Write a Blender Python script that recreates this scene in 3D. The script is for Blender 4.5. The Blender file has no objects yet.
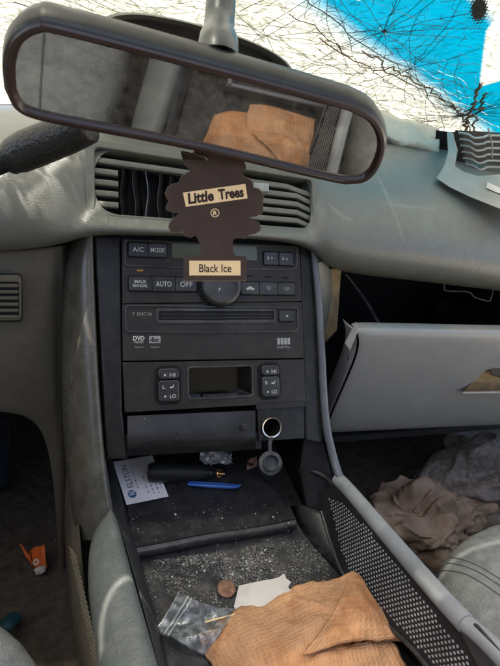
import bpy, bmesh, math, random
import numpy as np
from mathutils import Vector, Matrix, noise
from mathutils.bvhtree import BVHTree
random.seed(7)
sc = bpy.context.scene
COL = sc.collection

# ------------------------------------------------------------------ camera frame (phone held over the console, yawed right, pitched down, rolled)
F, CX, CY = 490.0, 250.0, 333.0
nz = lambda v: v / np.linalg.norm(v)
A = math.radians(28)                                   # recline of the centre stack
_x = nz(np.array([1670, 21, 490.0]))
_u = np.array([-0.012, 1, 0.02]); _u = nz(_u - _x * np.dot(_u, _x))
_n = np.cross(_x, _u); _n = _n if _n[2] > 0 else -_n
RW = np.array([_x, math.cos(A) * _n + math.sin(A) * _u, math.cos(A) * _u - math.sin(A) * _n])
SO = np.array([0, 0, .62])                             # centre of the radio face
CAM = SO - RW @ np.array([(210 - CX) / F * .58, -(320 - CY) / F * .58, .58])
cam_d = bpy.data.cameras.new('camera'); cam = bpy.data.objects.new('camera', cam_d); COL.objects.link(cam)
r, u, f = RW @ [1, 0, 0], RW @ [0, 1, 0], RW @ [0, 0, 1]
cam.matrix_world = Matrix(((r[0], u[0], -f[0], CAM[0]), (r[1], u[1], -f[1], CAM[1]), (r[2], u[2], -f[2], CAM[2]), (0, 0, 0, 1)))
cam_d.sensor_fit = 'HORIZONTAL'; cam_d.sensor_width = 36; cam_d.lens = 36 * F / 500
cam_d.clip_start = .01; cam_d.clip_end = 3000
cam_d.dof.use_dof = True; cam_d.dof.focus_distance = .50; cam_d.dof.aperture_fstop = 22
sc.camera = cam

# ------------------------------------------------------------------ sky, sun, exposure
SUN_EL, SUN_AZ = math.radians(71), math.radians(-62)   # high, to the driver's side
SUN = np.array([math.sin(SUN_AZ) * math.cos(SUN_EL), math.cos(SUN_AZ) * math.cos(SUN_EL), math.sin(SUN_EL)])
w = bpy.data.worlds.new('World'); sc.world = w; w.use_nodes = True
nt = w.node_tree; bg = nt.nodes['Background']; sky = nt.nodes.new('ShaderNodeTexSky')
sky.sky_type = 'NISHITA'; sky.sun_disc = False; sky.sun_elevation = SUN_EL; sky.sun_rotation = SUN_AZ
sky.dust_density = 6.0; sky.ozone_density = .6; sky.air_density = 1.0
nt.links.new(sky.outputs[0], bg.inputs[0]); bg.inputs[1].default_value = .12
sl = bpy.data.lights.new('sun', 'SUN'); sl.energy = 4.0; sl.angle = math.radians(.5); sl.color = (1, .94, .84)
so = bpy.data.objects.new('sun', sl); COL.objects.link(so)
so.rotation_euler = Vector(-SUN).to_track_quat('-Z', 'Y').to_euler()
sc.view_settings.view_transform = 'Standard'; sc.view_settings.look = 'None'
sc.view_settings.gamma = 1; sc.view_settings.use_curve_mapping = False
sc.view_settings.exposure = 2.42
sc.render.engine = 'CYCLES'
sc.cycles.max_bounces = 10; sc.cycles.diffuse_bounces = 5; sc.cycles.transparent_max_bounces = 24
sc.cycles.caustics_reflective = False; sc.cycles.caustics_refractive = False
sc.cycles.use_denoising = True; sc.cycles.sample_clamp_indirect = 6

# ------------------------------------------------------------------ geometry helpers
def ray(px, py): return RW @ np.array([(px - CX) / F, -(py - CY) / F, 1.0])
def D(px, py, d): return CAM + ray(px, py) * d
def plane(px, py, p, nrm):
    rr = ray(px, py); p = np.asarray(p, float); nrm = np.asarray(nrm, float)
    return CAM + rr * (np.dot(p - CAM, nrm) / np.dot(rr, nrm))
def Zp(px, py, z): return plane(px, py, (0, 0, z), (0, 0, 1))
def Yp(px, py, y): return plane(px, py, (0, y, 0), (0, 1, 0))
def Xp(px, py, x): return plane(px, py, (x, 0, 0), (1, 0, 0))
EX = np.array([1., 0, 0]); EU = np.array([0, math.sin(A), math.cos(A)]); EN = np.array([0, -math.cos(A), math.sin(A)])
def W(s, t, h=0): return SO + EX * s + EU * t + EN * h
def L(px, py, h=0):
    q = plane(px, py, SO + EN * h, EN) - SO
    return q[0], q @ EU
def S(px, py, h=0): return plane(px, py, SO + EN * h, EN)
def project(P):
    q = RW.T @ (np.asarray(P) - CAM); return CX + F * q[0] / q[2], CY - F * q[1] / q[2]

def thing(name, label, cat, loc, group=None):
    o = bpy.data.objects.new(name, None); COL.objects.link(o); o.location = loc
    o.empty_display_size = .02
    tag(o, label, cat, group); return o
def tag(o, label=None, cat=None, group=None, kind=None):
    for k, v in (('label', label), ('category', cat), ('group', group), ('kind', kind)):
        if v: o[k] = v
    return o
class MB:
    def __init__(s): s.v = []; s.f = []; s.uv = None
    def add(s, vs, fs):
        b = len(s.v); s.v += [tuple(map(float, v)) for v in vs]; s.f += [tuple(b + i for i in q) for q in fs]; return s
    def grid(s, rows, close_v=False, skip=()):
        R, C = len(rows), len(rows[0]); fs = []
        for i in range(R - 1):
            for j in range(C if close_v else C - 1):
                if (i, j) in skip: continue
                k = (j + 1) % C; fs.append((i * C + j, i * C + k, (i + 1) * C + k, (i + 1) * C + j))
        return s.add([p for rw in rows for p in rw], fs)
    def prism(s, lower, upper):
        n = len(lower); fs = [tuple(range(n - 1, -1, -1)), tuple(range(n, 2 * n))]
        for i in range(n): fs.append((i, (i + 1) % n, n + (i + 1) % n, n + i))
        return s.add(list(lower) + list(upper), fs)
    def box(s, c, e1, e2, e3):
        c, e1, e2, e3 = map(np.asarray, (c, e1, e2, e3))
        lo = [c - e1 - e2 - e3, c + e1 - e2 - e3, c + e1 + e2 - e3, c - e1 + e2 - e3]
        return s.prism(lo, [p + 2 * e3 for p in lo])
    def tube(s, pts, rad, n=12, flat=1.0, upv=(0, 0, 1), cap=True):
        pts = [np.asarray(p, float) for p in pts]; m = len(pts)
        rad = [rad] * m if np.isscalar(rad) else rad; rows = []
        for i, p in enumerate(pts):
            t = nz(pts[min(i + 1, m - 1)] - pts[max(i - 1, 0)])
            a = np.cross(t, upv); a = nz(a if np.linalg.norm(a) > 1e-6 else np.cross(t, (1, 0, 0))); b = np.cross(a, t)
            rows.append([p + a * rad[i] * math.cos(2 * math.pi * k / n) + b * rad[i] * flat * math.sin(2 * math.pi * k / n) for k in range(n)])
        s.grid(rows, close_v=True)
        if cap:
            b0 = len(s.v) - m * n
            s.f.append(tuple(b0 + k for k in range(n))[::-1]); s.f.append(tuple(b0 + (m - 1) * n + k for k in range(n)))
        return s
    def lathe(s, o, ax, prof, n=32):
        o = np.asarray(o, float); ax = nz(np.asarray(ax, float)); a = nz(np.cross(ax, (.3, .5, .81))); b = np.cross(ax, a)
        return s.grid([[o + ax * h + (a * math.cos(2 * math.pi * k / n) + b * math.sin(2 * math.pi * k / n)) * max(rr, 1e-5) for k in range(n)] for rr, h in prof], close_v=True)
    def build(s, name, mat, parent=None, bevel=0, sub=0, smooth=True, solid=0, seg=2, auto=None):
        me = bpy.data.meshes.new(name); me.from_pydata(s.v, [], s.f); me.update()
        bm = bmesh.new(); bm.from_mesh(me); bmesh.ops.recalc_face_normals(bm, faces=bm.faces); bm.to_mesh(me); bm.free()
        if s.uv:
            ul = me.uv_layers.new(name='uv')
            for lp in me.loops: ul.data[lp.index].uv = s.uv[lp.vertex_index]
        o = bpy.data.objects.new(name, me); COL.objects.link(o); me.materials.append(mat)
        if parent is not None:
            o.parent = parent
            if parent.type == 'EMPTY': o.matrix_parent_inverse = Matrix.Translation(-parent.location)   # parts are built in place
        if smooth: me.shade_smooth()
        if solid: md = o.modifiers.new('solid', 'SOLIDIFY'); md.thickness = solid; md.offset = 0
        if bevel:
            md = o.modifiers.new('bevel', 'BEVEL'); md.width = bevel; md.segments = seg; md.limit_method = 'ANGLE'; md.angle_limit = math.radians(35)
            md.harden_normals = False
        if sub: md = o.modifiers.new('sub', 'SUBSURF'); md.levels = sub; md.render_levels = sub
        if not sub and smooth:
            try: me.set_sharp_from_angle(angle=math.radians(38 if not bevel else 50))
            except Exception: pass
        return o
def rrect(s0, t0, s1, t1, r, n=5):
    if s0 > s1: s0, s1 = s1, s0
    if t0 > t1: t0, t1 = t1, t0
    r = min(r, (s1 - s0) / 2.001, (t1 - t0) / 2.001); out = []
    for cx, cy, a0 in ((s1 - r, t1 - r, 0), (s0 + r, t1 - r, 90), (s0 + r, t0 + r, 180), (s1 - r, t0 + r, 270)):
        for k in range(n + 1):
            a = math.radians(a0 + 90 * k / n); out.append((cx + r * math.cos(a), cy + r * math.sin(a)))
    return out
def R4(x0, y0, x1, y1, h=0):
    xm, ym = (x0 + x1) / 2, (y0 + y1) / 2
    return L(x0, ym, h)[0], L(xm, y1, h)[1], L(x1, ym, h)[0], L(xm, y0, h)[1]
def plate(name, poly, h0, h1, mat, parent, bevel=.0006, seg=2):
    return MB().prism([W(a, b, h0) for a, b in poly], [W(a, b, h1) for a, b in poly]).build(name, mat, parent, bevel=bevel, seg=seg)
def ring(name, outer, inner, h0, h1, mat, parent, bevel=.0005):
    m = MB(); n = len(outer)
    m.grid([[W(a, b, h0) for a, b in outer], [W(a, b, h1) for a, b in outer], [W(a, b, h1) for a, b in inner], [W(a, b, h0) for a, b in inner], [W(a, b, h0) for a, b in outer]], close_v=True)
    return m.build(name, mat, parent, bevel=bevel)
def ringplate(name, quad, inner, h0, h1, mt, parent, bevel=.0005):
    q = [np.array(p) for p in quad]; c = np.mean([np.array(p) for p in inner], axis=0); outer = []
    for p in inner:
        d = np.array(p) - c; best = None
        for i in range(4):
            a, e = q[i], q[(i + 1) % 4] - q[i]; den = d[0] * e[1] - d[1] * e[0]
            if abs(den) < 1e-12: continue
            t = ((a[0] - c[0]) * e[1] - (a[1] - c[1]) * e[0]) / den; u_ = ((a[0] - c[0]) * d[1] - (a[1] - c[1]) * d[0]) / den
            if t > 0 and -1e-9 <= u_ <= 1 + 1e-9 and (best is None or t < best): best = t
        outer.append(c + d * best)
    for k in q:
        i = min(range(len(outer)), key=lambda i: np.linalg.norm(outer[i] - k)); outer[i] = k
    return ring(name, [tuple(p) for p in outer], inner, h0, h1, mt, parent, bevel)
def text(body, p00, p10, p01, mat, parent, name='lettering', bold=0.0, shear=0.0, lift=None, flip=False):
    """flat print: the text's box is laid on the parallelogram p00 (lower left), p10 (lower right), p01 (upper left)"""
    cu = bpy.data.curves.new('t', 'FONT'); cu.body = body; cu.offset = bold; cu.shear = shear; cu.resolution_u = 3; cu.align_x = 'CENTER'
    to = bpy.data.objects.new('t', cu); COL.objects.link(to)
    dg = bpy.context.evaluated_depsgraph_get(); me = bpy.data.meshes.new_from_object(to.evaluated_get(dg))
    bpy.data.objects.remove(to)
    xs = [v.co.x for v in me.vertices]; ys = [v.co.y for v in me.vertices]
    x0, x1, y0, y1 = min(xs), max(xs), min(ys), max(ys); p00, p10, p01 = map(np.asarray, (p00, p10, p01))
    vs = [p00 + (p10 - p00) * (v.co.x - x0) / (x1 - x0) + (p01 - p00) * (v.co.y - y0) / (y1 - y0) for v in me.vertices]
    m = MB().add(vs, [tuple(p.vertices) for p in me.polygons]); bpy.data.meshes.remove(me)
    o = m.build(name, mat, parent, smooth=False); return o
def stext(body, x0, y0, x1, y1, h, mat, parent, **k):
    s0, t0, s1, t1 = R4(x0, y0, x1, y1, h)
    return text(body, W(s0, t0, h), W(s1, t0, h), W(s0, t1, h), mat, parent, **k)
def catmull(pts, n=8):
    pts = [np.asarray(p, float) for p in pts]; P = [2 * pts[0] - pts[1]] + pts + [2 * pts[-1] - pts[-2]]; out = []
    for i in range(1, len(P) - 2):
        for k in range(n):
            t = k / n; a, b, c, d = P[i - 1], P[i], P[i + 1], P[i + 2]
            out.append(.5 * (2 * b + (c - a) * t + (2 * a - 5 * b + 4 * c - d) * t * t + (3 * b - a - 3 * c + d) * t ** 3))
    return out + [pts[-1]]
def fbm(p, s, o=4):
    v = 0; a = 1
    for k in range(o): v += a * noise.noise(Vector(p) * s * 2 ** k + Vector((k * 7.1, 3.3, k))); a *= .5
    return v
def patch(cps, nu, nv):
    """smooth surface through a net of control points (rows of world points) -> dense rows"""
    rows = [catmull(rw, nu) for rw in cps]
    cols = [catmull([rw[j] for rw in rows], nv) for j in range(len(rows[0]))]
    return [[cols[j][i] for j in range(len(cols))] for i in range(len(cols[0]))]

# ------------------------------------------------------------------ materials
def mat(name, col, rough=.55, spec=.4, metal=0, var=.12, vscale=25, grain=0, gscale=700, dust=0, dcol=(.32, .30, .26), specks=0, wear=0, rvar=.1, coat=0, trans=0):
    m = bpy.data.materials.new(name); m.use_nodes = True; n = m.node_tree.nodes; l = m.node_tree.links
    b = n['Principled BSDF']; b.inputs['Metallic'].default_value = metal; b.inputs['Specular IOR Level'].default_value = spec
    b.inputs['Coat Weight'].default_value = coat; b.inputs['Transmission Weight'].default_value = trans
    tc = n.new('ShaderNodeTexCoord')
    def nse(scale, det=5, ro=.6):
        k = n.new('ShaderNodeTexNoise'); k.inputs['Scale'].default_value = scale; k.inputs['Detail'].default_value = det; k.inputs['Roughness'].default_value = ro
        l.new(tc.outputs['Object'], k.inputs['Vector']); return k
    def ramp(src, a, c):
        k = n.new('ShaderNodeMapRange'); k.inputs['From Min'].default_value = a; k.inputs['From Max'].default_value = c; l.new(src, k.inputs['Value']); return k.outputs[0]
    def mix(fac, a, c, blend='MIX'):
        k = n.new('ShaderNodeMix'); k.data_type = 'RGBA'; k.blend_type = blend
        if hasattr(fac, 'is_linked'): l.new(fac, k.inputs[0])
        else: k.inputs[0].default_value = fac
        for i, q in ((6, a), (7, c)):
            if hasattr(q, 'is_linked'): l.new(q, k.inputs[i])
            else: k.inputs[i].default_value = (*q, 1)
        return k.outputs[2]
    nv = nse(vscale)
    c = mix(ramp(nv.outputs[0], .3, .7), tuple(x * (1 - var) for x in col), tuple(x * (1 + var) for x in col))
    if wear:
        c = mix(ramp(nse(14, 8, .7).outputs[0], .56, .8), c, tuple(min(1, x * (1 + wear) + .03 * wear) for x in col))
    rr = n.new('ShaderNodeMapRange'); rr.inputs['To Min'].default_value = rough - rvar; rr.inputs['To Max'].default_value = rough + rvar
    l.new(nse(vscale * 1.7).outputs[0], rr.inputs['Value'])
    rough_out = rr.outputs[0]
    if dust:
        d = n.new('ShaderNodeMath'); d.operation = 'MULTIPLY'; d.inputs[1].default_value = dust
        l.new(ramp(nse(55, 9, .75).outputs[0], .45, .8), d.inputs[0]); c = mix(d.outputs[0], c, dcol)
    if specks:
        v = n.new('ShaderNodeTexVoronoi'); v.inputs['Scale'].default_value = 130; l.new(tc.outputs['Object'], v.inputs['Vector'])
        sp = ramp(v.outputs['Distance'], .10, .04)
        g = n.new('ShaderNodeMath'); g.operation = 'MULTIPLY'; l.new(sp, g.inputs[0]); l.new(ramp(nse(18, 4).outputs[0], .62 - .2 * specks, .75), g.inputs[1])
        c = mix(g.outputs[0], c, (.5, .48, .44))
    l.new(c, b.inputs['Base Color']); l.new(rough_out, b.inputs['Roughness'])
    if grain:
        v = n.new('ShaderNodeTexVoronoi'); v.inputs['Scale'].default_value = gscale; l.new(tc.outputs['Object'], v.inputs['Vector'])
        bp = n.new('ShaderNodeBump'); bp.inputs['Strength'].default_value = grain; bp.inputs['Distance'].default_value = .0006
        l.new(v.outputs['Distance'], bp.inputs['Height']); l.new(bp.outputs[0], b.inputs['Normal'])
    return m
M_pad = mat('dash_pad_vinyl', (.114, .117, .105), .36, .55, var=.05, rvar=.07, grain=.45, gscale=900, dust=.13, dcol=(.28, .27, .24), specks=.35)
M_low = mat('lower_dash_plastic', (.100, .087, .064), .40, .5, var=.06, grain=.3, gscale=900, dust=.16, specks=.3)
M_door = mat('glove_door_plastic', (.21, .21, .203), .36, .5, var=.05, grain=.2, gscale=900, dust=.15, specks=.45)
M_ventp = mat('vent_plastic', (.12, .125, .105), .45, .4, grain=.12, dust=.3)
M_bol = mat('bolster_vinyl', (.098, .108, .099), .42, .35, grain=.5, gscale=420, dust=.2, specks=.2)
M_pil = mat('pillar_plastic', (.058, .053, .040), .28, .55, grain=.1, dust=.25, wear=.3, specks=.3)
M_rail = mat('rail_plastic', (.20, .21, .212), .42, .45, grain=.2, dust=.2, specks=.25)
M_slim = mat('slim_pillar_plastic', (.075, .082, .092), .32, .5, grain=.1, dust=.2)
M_bez = mat('stack_trim_black', (.012, .012, .0125), .34, .28, grain=.06, dust=.28, dcol=(.085, .075, .065), wear=.5, specks=.35)
M_face = mat('radio_face_black', (.021, .018, .0165), .36, .30, grain=.06, dust=.30, dcol=(.085, .066, .054), wear=.4, specks=.3)
M_face2 = mat('radio_frame_black', (.030, .030, .033), .22, .5, dust=.3, dcol=(.18, .16, .14))
M_btn = mat('button_black', (.017, .017, .018), .32, .5, dust=.16, dcol=(.2, .2, .2))
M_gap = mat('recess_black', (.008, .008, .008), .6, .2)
M_gloss = mat('pocket_gloss_black', (.006, .006, .006), .14, .6, dust=.2, dcol=(.12, .10, .08))
M_lcd = mat('lcd_glass', (.075, .085, .05), .2, .5)
M_ink = mat('white_print', (.46, .455, .43), .6, .2)
M_inkg = mat('grey_print', (.28, .28, .28), .6, .2)
M_amb = mat('amber_print', (.35, .16, .04), .5, .2)
M_mat = mat('tray_rubber_mat', (.022, .022, .024), .30, .5, dust=.35, dcol=(.15, .14, .13), specks=.8, grain=.1)
M_tray = mat('tray_floor_dusty', (.03, .03, .031), .7, .25, dust=.75, dcol=(.15, .14, .128), specks=1.0, grain=.3)
M_wall = mat('tray_wall_black', (.022, .022, .023), .45, .4, dust=.3, dcol=(.13, .12, .11), specks=.5)
M_dot = mat('panel_stud_grey', (.17, .17, .165), .5, .4, var=.3)
M_chrome = mat('steel_ring', (.62, .58, .52), .25, .5, metal=1)
M_copper = mat('socket_inside', (.02, .014, .01), .5, .4, metal=.2)
M_cap = mat('rubber_cap_grey', (.022, .024, .028), .45, .4, dust=.3)
M_mh = mat('mirror_housing', (.014, .016, .0145), .40, .4, dust=.3, dcol=(.065, .065, .052), wear=.6)
M_rim = mat('mirror_rim', (.032, .018, .014), .3, .5, dust=.2, dcol=(.12, .07, .05))
M_stem = mat('mirror_stem', (.03, .038, .041), .35, .5, dust=.25)
M_card = mat('freshener_brown_card', (.064, .042, .033), .85, .15, grain=.1, gscale=1500, var=.2)
M_edge = mat('freshener_card_edge', (.40, .31, .19), .9, .1)
M_cream = mat('freshener_label_cream', (.85, .60, .32), .8, .15, var=.05)
M_dkink = mat('freshener_dark_print', (.04, .025, .02), .8, .15)
M_carpet = mat('carpet_dark', (.058, .048, .038), .95, .1, var=.4, vscale=60, grain=.9, gscale=350, dust=.5, dcol=(.09, .08, .065), specks=.6)
M_seat = mat('seat_cloth_grey', (.175, .178, .172), .8, .25, var=.22, vscale=70, grain=.9, gscale=420, dust=.4, dcol=(.33, .33, .31), specks=.5)
M_seam = mat('seat_stitching', (.09, .09, .09), .9, .1)
M_shift = mat('lever_leather_black', (.018, .018, .017), .45, .4, grain=1.0, gscale=330)
M_shade = mat('plain_black_plastic', (.012, .012, .013), .5, .3, dust=.3, dcol=(.05, .05, .05))
M_lining = mat('headlining_grey', (.30, .30, .28), .9, .1)
M_cardw = mat('business_card_white', (.80, .76, .74), .7, .2, var=.04)
M_blueink = mat('card_blue_print', (.04, .12, .24), .7, .2)
M_txt = mat('card_grey_print', (.22, .22, .25), .8, .1)
M_pen = mat('blue_plastic', (.02, .11, .38), .3, .5, dust=.2)
M_gold = mat('brass_tip', (.75, .46, .16), .3, .5, metal=1)
M_coin = mat('copper_coin', (.24, .13, .09), .45, .5, metal=.7, var=.4, vscale=150)
M_paper = mat('white_paper', (.52, .49, .45), .85, .15, var=.06)
M_orange = mat('orange_wrapper', (.55, .11, .02), .5, .3, var=.25)
M_teal = mat('teal_plastic', (.01, .045, .06), .4, .4)
M_navy = mat('dark_pedal_rubber', (.012, .018, .032), .6, .3)
M_cloth = mat('tan_brown_cloth', (.28, .205, .145), .85, .2, var=.25, vscale=40, grain=.5, gscale=900)
M_airbag = mat('airbag_fabric', (.42, .44, .40), .85, .2, var=.08, vscale=20)
M_trim = mat('vent_trim_beige', (.24, .235, .215), .5, .4, dust=.25)
M_trims = mat('vent_trim_slat', (.30, .32, .31), .45, .4)
M_tan = mat('tan_plastic', (.30, .21, .11), .6, .3, var=.3, vscale=60)
M_ground = mat('dry_ground', (.34, .31, .25), .95, .1, var=.3, vscale=.5)
M_bonnet = mat('pale_bonnet_paint', (.62, .62, .60), .35, .5, coat=.5)
M_foil = mat('foil_wrapper', (.5, .5, .5), .35, .5, metal=.5)
M_pink = mat('pinkish_paper_scrap', (.30, .17, .12), .8, .2)

for m_, sc_w, ds in ((M_cloth, 38, .006), (M_airbag, 30, .004)):
    n = m_.node_tree.nodes; l = m_.node_tree.links
    tcw = n.new('ShaderNodeTexCoord'); wv = n.new('ShaderNodeTexNoise'); wv.noise_type = 'RIDGED_MULTIFRACTAL'; wv.inputs['Scale'].default_value = sc_w; wv.inputs['Detail'].default_value = 2; wv.inputs['Distortion'].default_value = .6
    bw_ = n.new('ShaderNodeBump'); bw_.inputs['Strength'].default_value = .85; bw_.inputs['Distance'].default_value = ds
    l.new(tcw.outputs['Object'], wv.inputs['Vector']); l.new(wv.outputs[0], bw_.inputs['Height'])
    l.new(bw_.outputs[0], n['Principled BSDF'].inputs['Normal'])
# brown paper towel: embossed squares from its own uv
M_nap = mat('brown_paper_towel', (.50, .28, .148), .9, .12, var=.22, vscale=28)
n = M_nap.node_tree.nodes; l = M_nap.node_tree.links
uvn = n.new('ShaderNodeUVMap'); sep = n.new('ShaderNodeSeparateXYZ'); l.new(uvn.outputs[0], sep.inputs[0]); hs = []
for i in range(2):
    k = n.new('ShaderNodeMath'); k.operation = 'MULTIPLY'; k.inputs[1].default_value = 2 * math.pi; l.new(sep.outputs[i], k.inputs[0])
    k2 = n.new('ShaderNodeMath'); k2.operation = 'SINE'; l.new(k.outputs[0], k2.inputs[0]); hs.append(k2)
k3 = n.new('ShaderNodeMath'); k3.operation = 'MAXIMUM'; l.new(hs[0].outputs[0], k3.inputs[0]); l.new(hs[1].outputs[0], k3.inputs[1])
bp = n.new('ShaderNodeBump'); bp.inputs['Strength'].default_value = .6; bp.inputs['Distance'].default_value = .0005; l.new(k3.outputs[0], bp.inputs['Height'])
l.new(bp.outputs[0], n['Principled BSDF'].inputs['Normal'])
_old = n['Principled BSDF'].inputs['Base Color'].links[0].from_socket           # brown soaked patches
_t = n.new('ShaderNodeTexCoord'); _k = n.new('ShaderNodeTexNoise'); _k.inputs['Scale'].default_value = 26; _k.inputs['Detail'].default_value = 7; _k.inputs['Roughness'].default_value = .65; l.new(_t.outputs['Object'], _k.inputs['Vector'])
_r = n.new('ShaderNodeMapRange'); _r.inputs['From Min'].default_value = .47; _r.inputs['From Max'].default_value = .68; _r.inputs['To Max'].default_value = .75; l.new(_k.outputs[0], _r.inputs['Value'])
_m = n.new('ShaderNodeMix'); _m.data_type = 'RGBA'; l.new(_r.outputs[0], _m.inputs[0]); l.new(_old, _m.inputs[6]); _m.inputs[7].default_value = (.36, .145, .05, 1); l.new(_m.outputs[2], n['Principled BSDF'].inputs['Base Color'])

def glassy(name, tint, gloss, rough, dcol=(.75, .78, .8), d0=.06, d1=.35):
    m = bpy.data.materials.new(name); m.use_nodes = True; n = m.node_tree.nodes; l = m.node_tree.links
    n.remove(n['Principled BSDF']); tr = n.new('ShaderNodeBsdfTransparent'); tr.inputs[0].default_value = (*tint, 1)
    gl = n.new('ShaderNodeBsdfGlossy'); gl.inputs['Roughness'].default_value = rough
    fr = n.new('ShaderNodeLayerWeight'); fr.inputs[0].default_value = gloss
    mx = n.new('ShaderNodeMixShader'); l.new(fr.outputs['Fresnel'], mx.inputs[0]); l.new(tr.outputs[0], mx.inputs[1]); l.new(gl.outputs[0], mx.inputs[2])
    df = n.new('ShaderNodeBsdfDiffuse'); df.inputs[0].default_value = (*dcol, 1)
    ns = n.new('ShaderNodeTexNoise'); ns.inputs['Scale'].default_value = 120; ns.inputs['Detail'].default_value = 6
    tc = n.new('ShaderNodeTexCoord'); l.new(tc.outputs['Object'], ns.inputs['Vector'])
    mr = n.new('ShaderNodeMapRange'); mr.inputs['From Min'].default_value = .45; mr.inputs['From Max'].default_value = .8; mr.inputs['To Min'].default_value = d0; mr.inputs['To Max'].default_value = d1
    l.new(ns.outputs[0], mr.inputs['Value'])
    m2 = n.new('ShaderNodeMixShader'); l.new(mr.outputs[0], m2.inputs[0]); l.new(mx.outputs[0], m2.inputs[1]); l.new(df.outputs[0], m2.inputs[2])
    l.new(m2.outputs[0], n['Material Output'].inputs[0]); return m
M_bag = glassy('clear_plastic_film', (.86, .90, .95), .35, .18)
M_bag2 = glassy('dirty_plastic_film', (.72, .66, .6), .3, .3, (.34, .29, .25), .35, .75)
M_crumb = mat('glass_crumb', (.36, .38, .37), .3, .6, var=.5, vscale=200)
M_crumb2 = mat('grey_grit', (.20, .19, .17), .8, .2, var=.4, vscale=200)
mg = bpy.data.materials.new('mirror_silvering'); mg.use_nodes = True; n = mg.node_tree.nodes; l = mg.node_tree.links
b = n['Principled BSDF']; b.inputs['Metallic'].default_value = 1; b.inputs['Base Color'].default_value = (.62, .61, .58, 1); b.inputs['Roughness'].default_value = .02
df = n.new('ShaderNodeBsdfDiffuse'); df.inputs[0].default_value = (.42, .40, .36, 1)
tc = n.new('ShaderNodeTexCoord'); ns = n.new('ShaderNodeTexNoise'); ns.inputs['Scale'].default_value = 90; ns.inputs['Detail'].default_value = 8; ns.inputs['Roughness'].default_value = .75
vo = n.new('ShaderNodeTexVoronoi'); vo.inputs['Scale'].default_value = 260
l.new(tc.outputs['Object'], ns.inputs['Vector']); l.new(tc.outputs['Object'], vo.inputs['Vector'])
mr = n.new('ShaderNodeMapRange'); mr.inputs['From Min'].default_value = .42; mr.inputs['From Max'].default_value = .85; mr.inputs['To Min'].default_value = .03; mr.inputs['To Max'].default_value = .32; l.new(ns.outputs[0], mr.inputs['Value'])
mv = n.new('ShaderNodeMapRange'); mv.inputs['From Min'].default_value = .12; mv.inputs['From Max'].default_value = .05; mv.inputs['To Max'].default_value = .3; l.new(vo.outputs['Distance'], mv.inputs['Value'])
ad = n.new('ShaderNodeMath'); ad.operation = 'ADD'; ad.use_clamp = True; l.new(mr.outputs[0], ad.inputs[0]); l.new(mv.outputs[0], ad.inputs[1])
mx = n.new('ShaderNodeMixShader'); l.new(ad.outputs[0], mx.inputs[0]); l.new(b.outputs[0], mx.inputs[1]); l.new(df.outputs[0], mx.inputs[2]); l.new(mx.outputs[0], n['Material Output'].inputs[0])

# ------------------------------------------------------------------ setting: ground, floor pan, the shell that shades the cabin
def struct(name, mb, m, label=None, **k):
    o = mb.build(name, m, **k); tag(o, label, None, None, 'structure'); return o
struct('ground', MB().add([(-1500, -1500, -.35), (1500, -1500, -.35), (1500, 1500, -.35), (-1500, 1500, -.35)], [(0, 1, 2, 3)]), M_ground, 'dry pale ground outside the car')
FL = .15
rows = []
for j in range(61):
    rows.append([(-.78 + 1.56 * i / 80, -2 + 2.6 * j / 60, FL + .006 * fbm((i * .3, j * .3, 0), .4)) for i in range(81)])
struct('car_floor', MB().grid(rows), M_carpet, 'dark dusty carpet of the car footwells')
m = MB(); m.box((0, .60, .45), (.78, 0, 0), (0, .02, 0), (0, 0, .335)); m.box((0, .50, .785), (.9, 0, 0), (0, .12, 0), (0, 0, .006))  # flat top panel added to stop sun leaking in behind the dash
struct('bulkhead_wall', m, M_carpet, 'dark bulkhead at the end of the footwells')
for sx, hz_ in ((-1, .37), (1, .12)):                    # passenger side cut low to let more light into the footwell
    m = MB(); m.box((sx * .80, -.75, .13 + hz_), (.02, 0, 0), (0, 1.40, 0), (0, 0, hz_)); struct('door_wall', m, M_low, 'grey door lining beside the seats')
m = MB()                                              # unseen roof; sunroof opening added to brighten the cabin
for x_, y_, hx_, hy_ in ((-.57, -.58, .17, .39), (.57, -.58, .17, .39), (0, -.26, .40, .07), (0, -1.51, .74, .54)): m.box((x_, y_, 1.20), (hx_, 0, 0), (0, hy_, 0), (0, 0, .015))
struct('roof_panel', m, M_lining, 'car roof above the seats')
m = MB(); m.box((0, -2.1, .66), (.8, 0, 0), (0, .02, 0), (0, 0, .53)); struct('rear_wall', m, M_low, 'rear end of the cabin')

# ------------------------------------------------------------------ dashboard
dash = thing('dashboard', 'grey green vinyl dashboard with curved lip above radio and glove box', 'dashboard', (0, .25, .65))
HV = .024
def vp(px, py): return S(px, py, HV)
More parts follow.
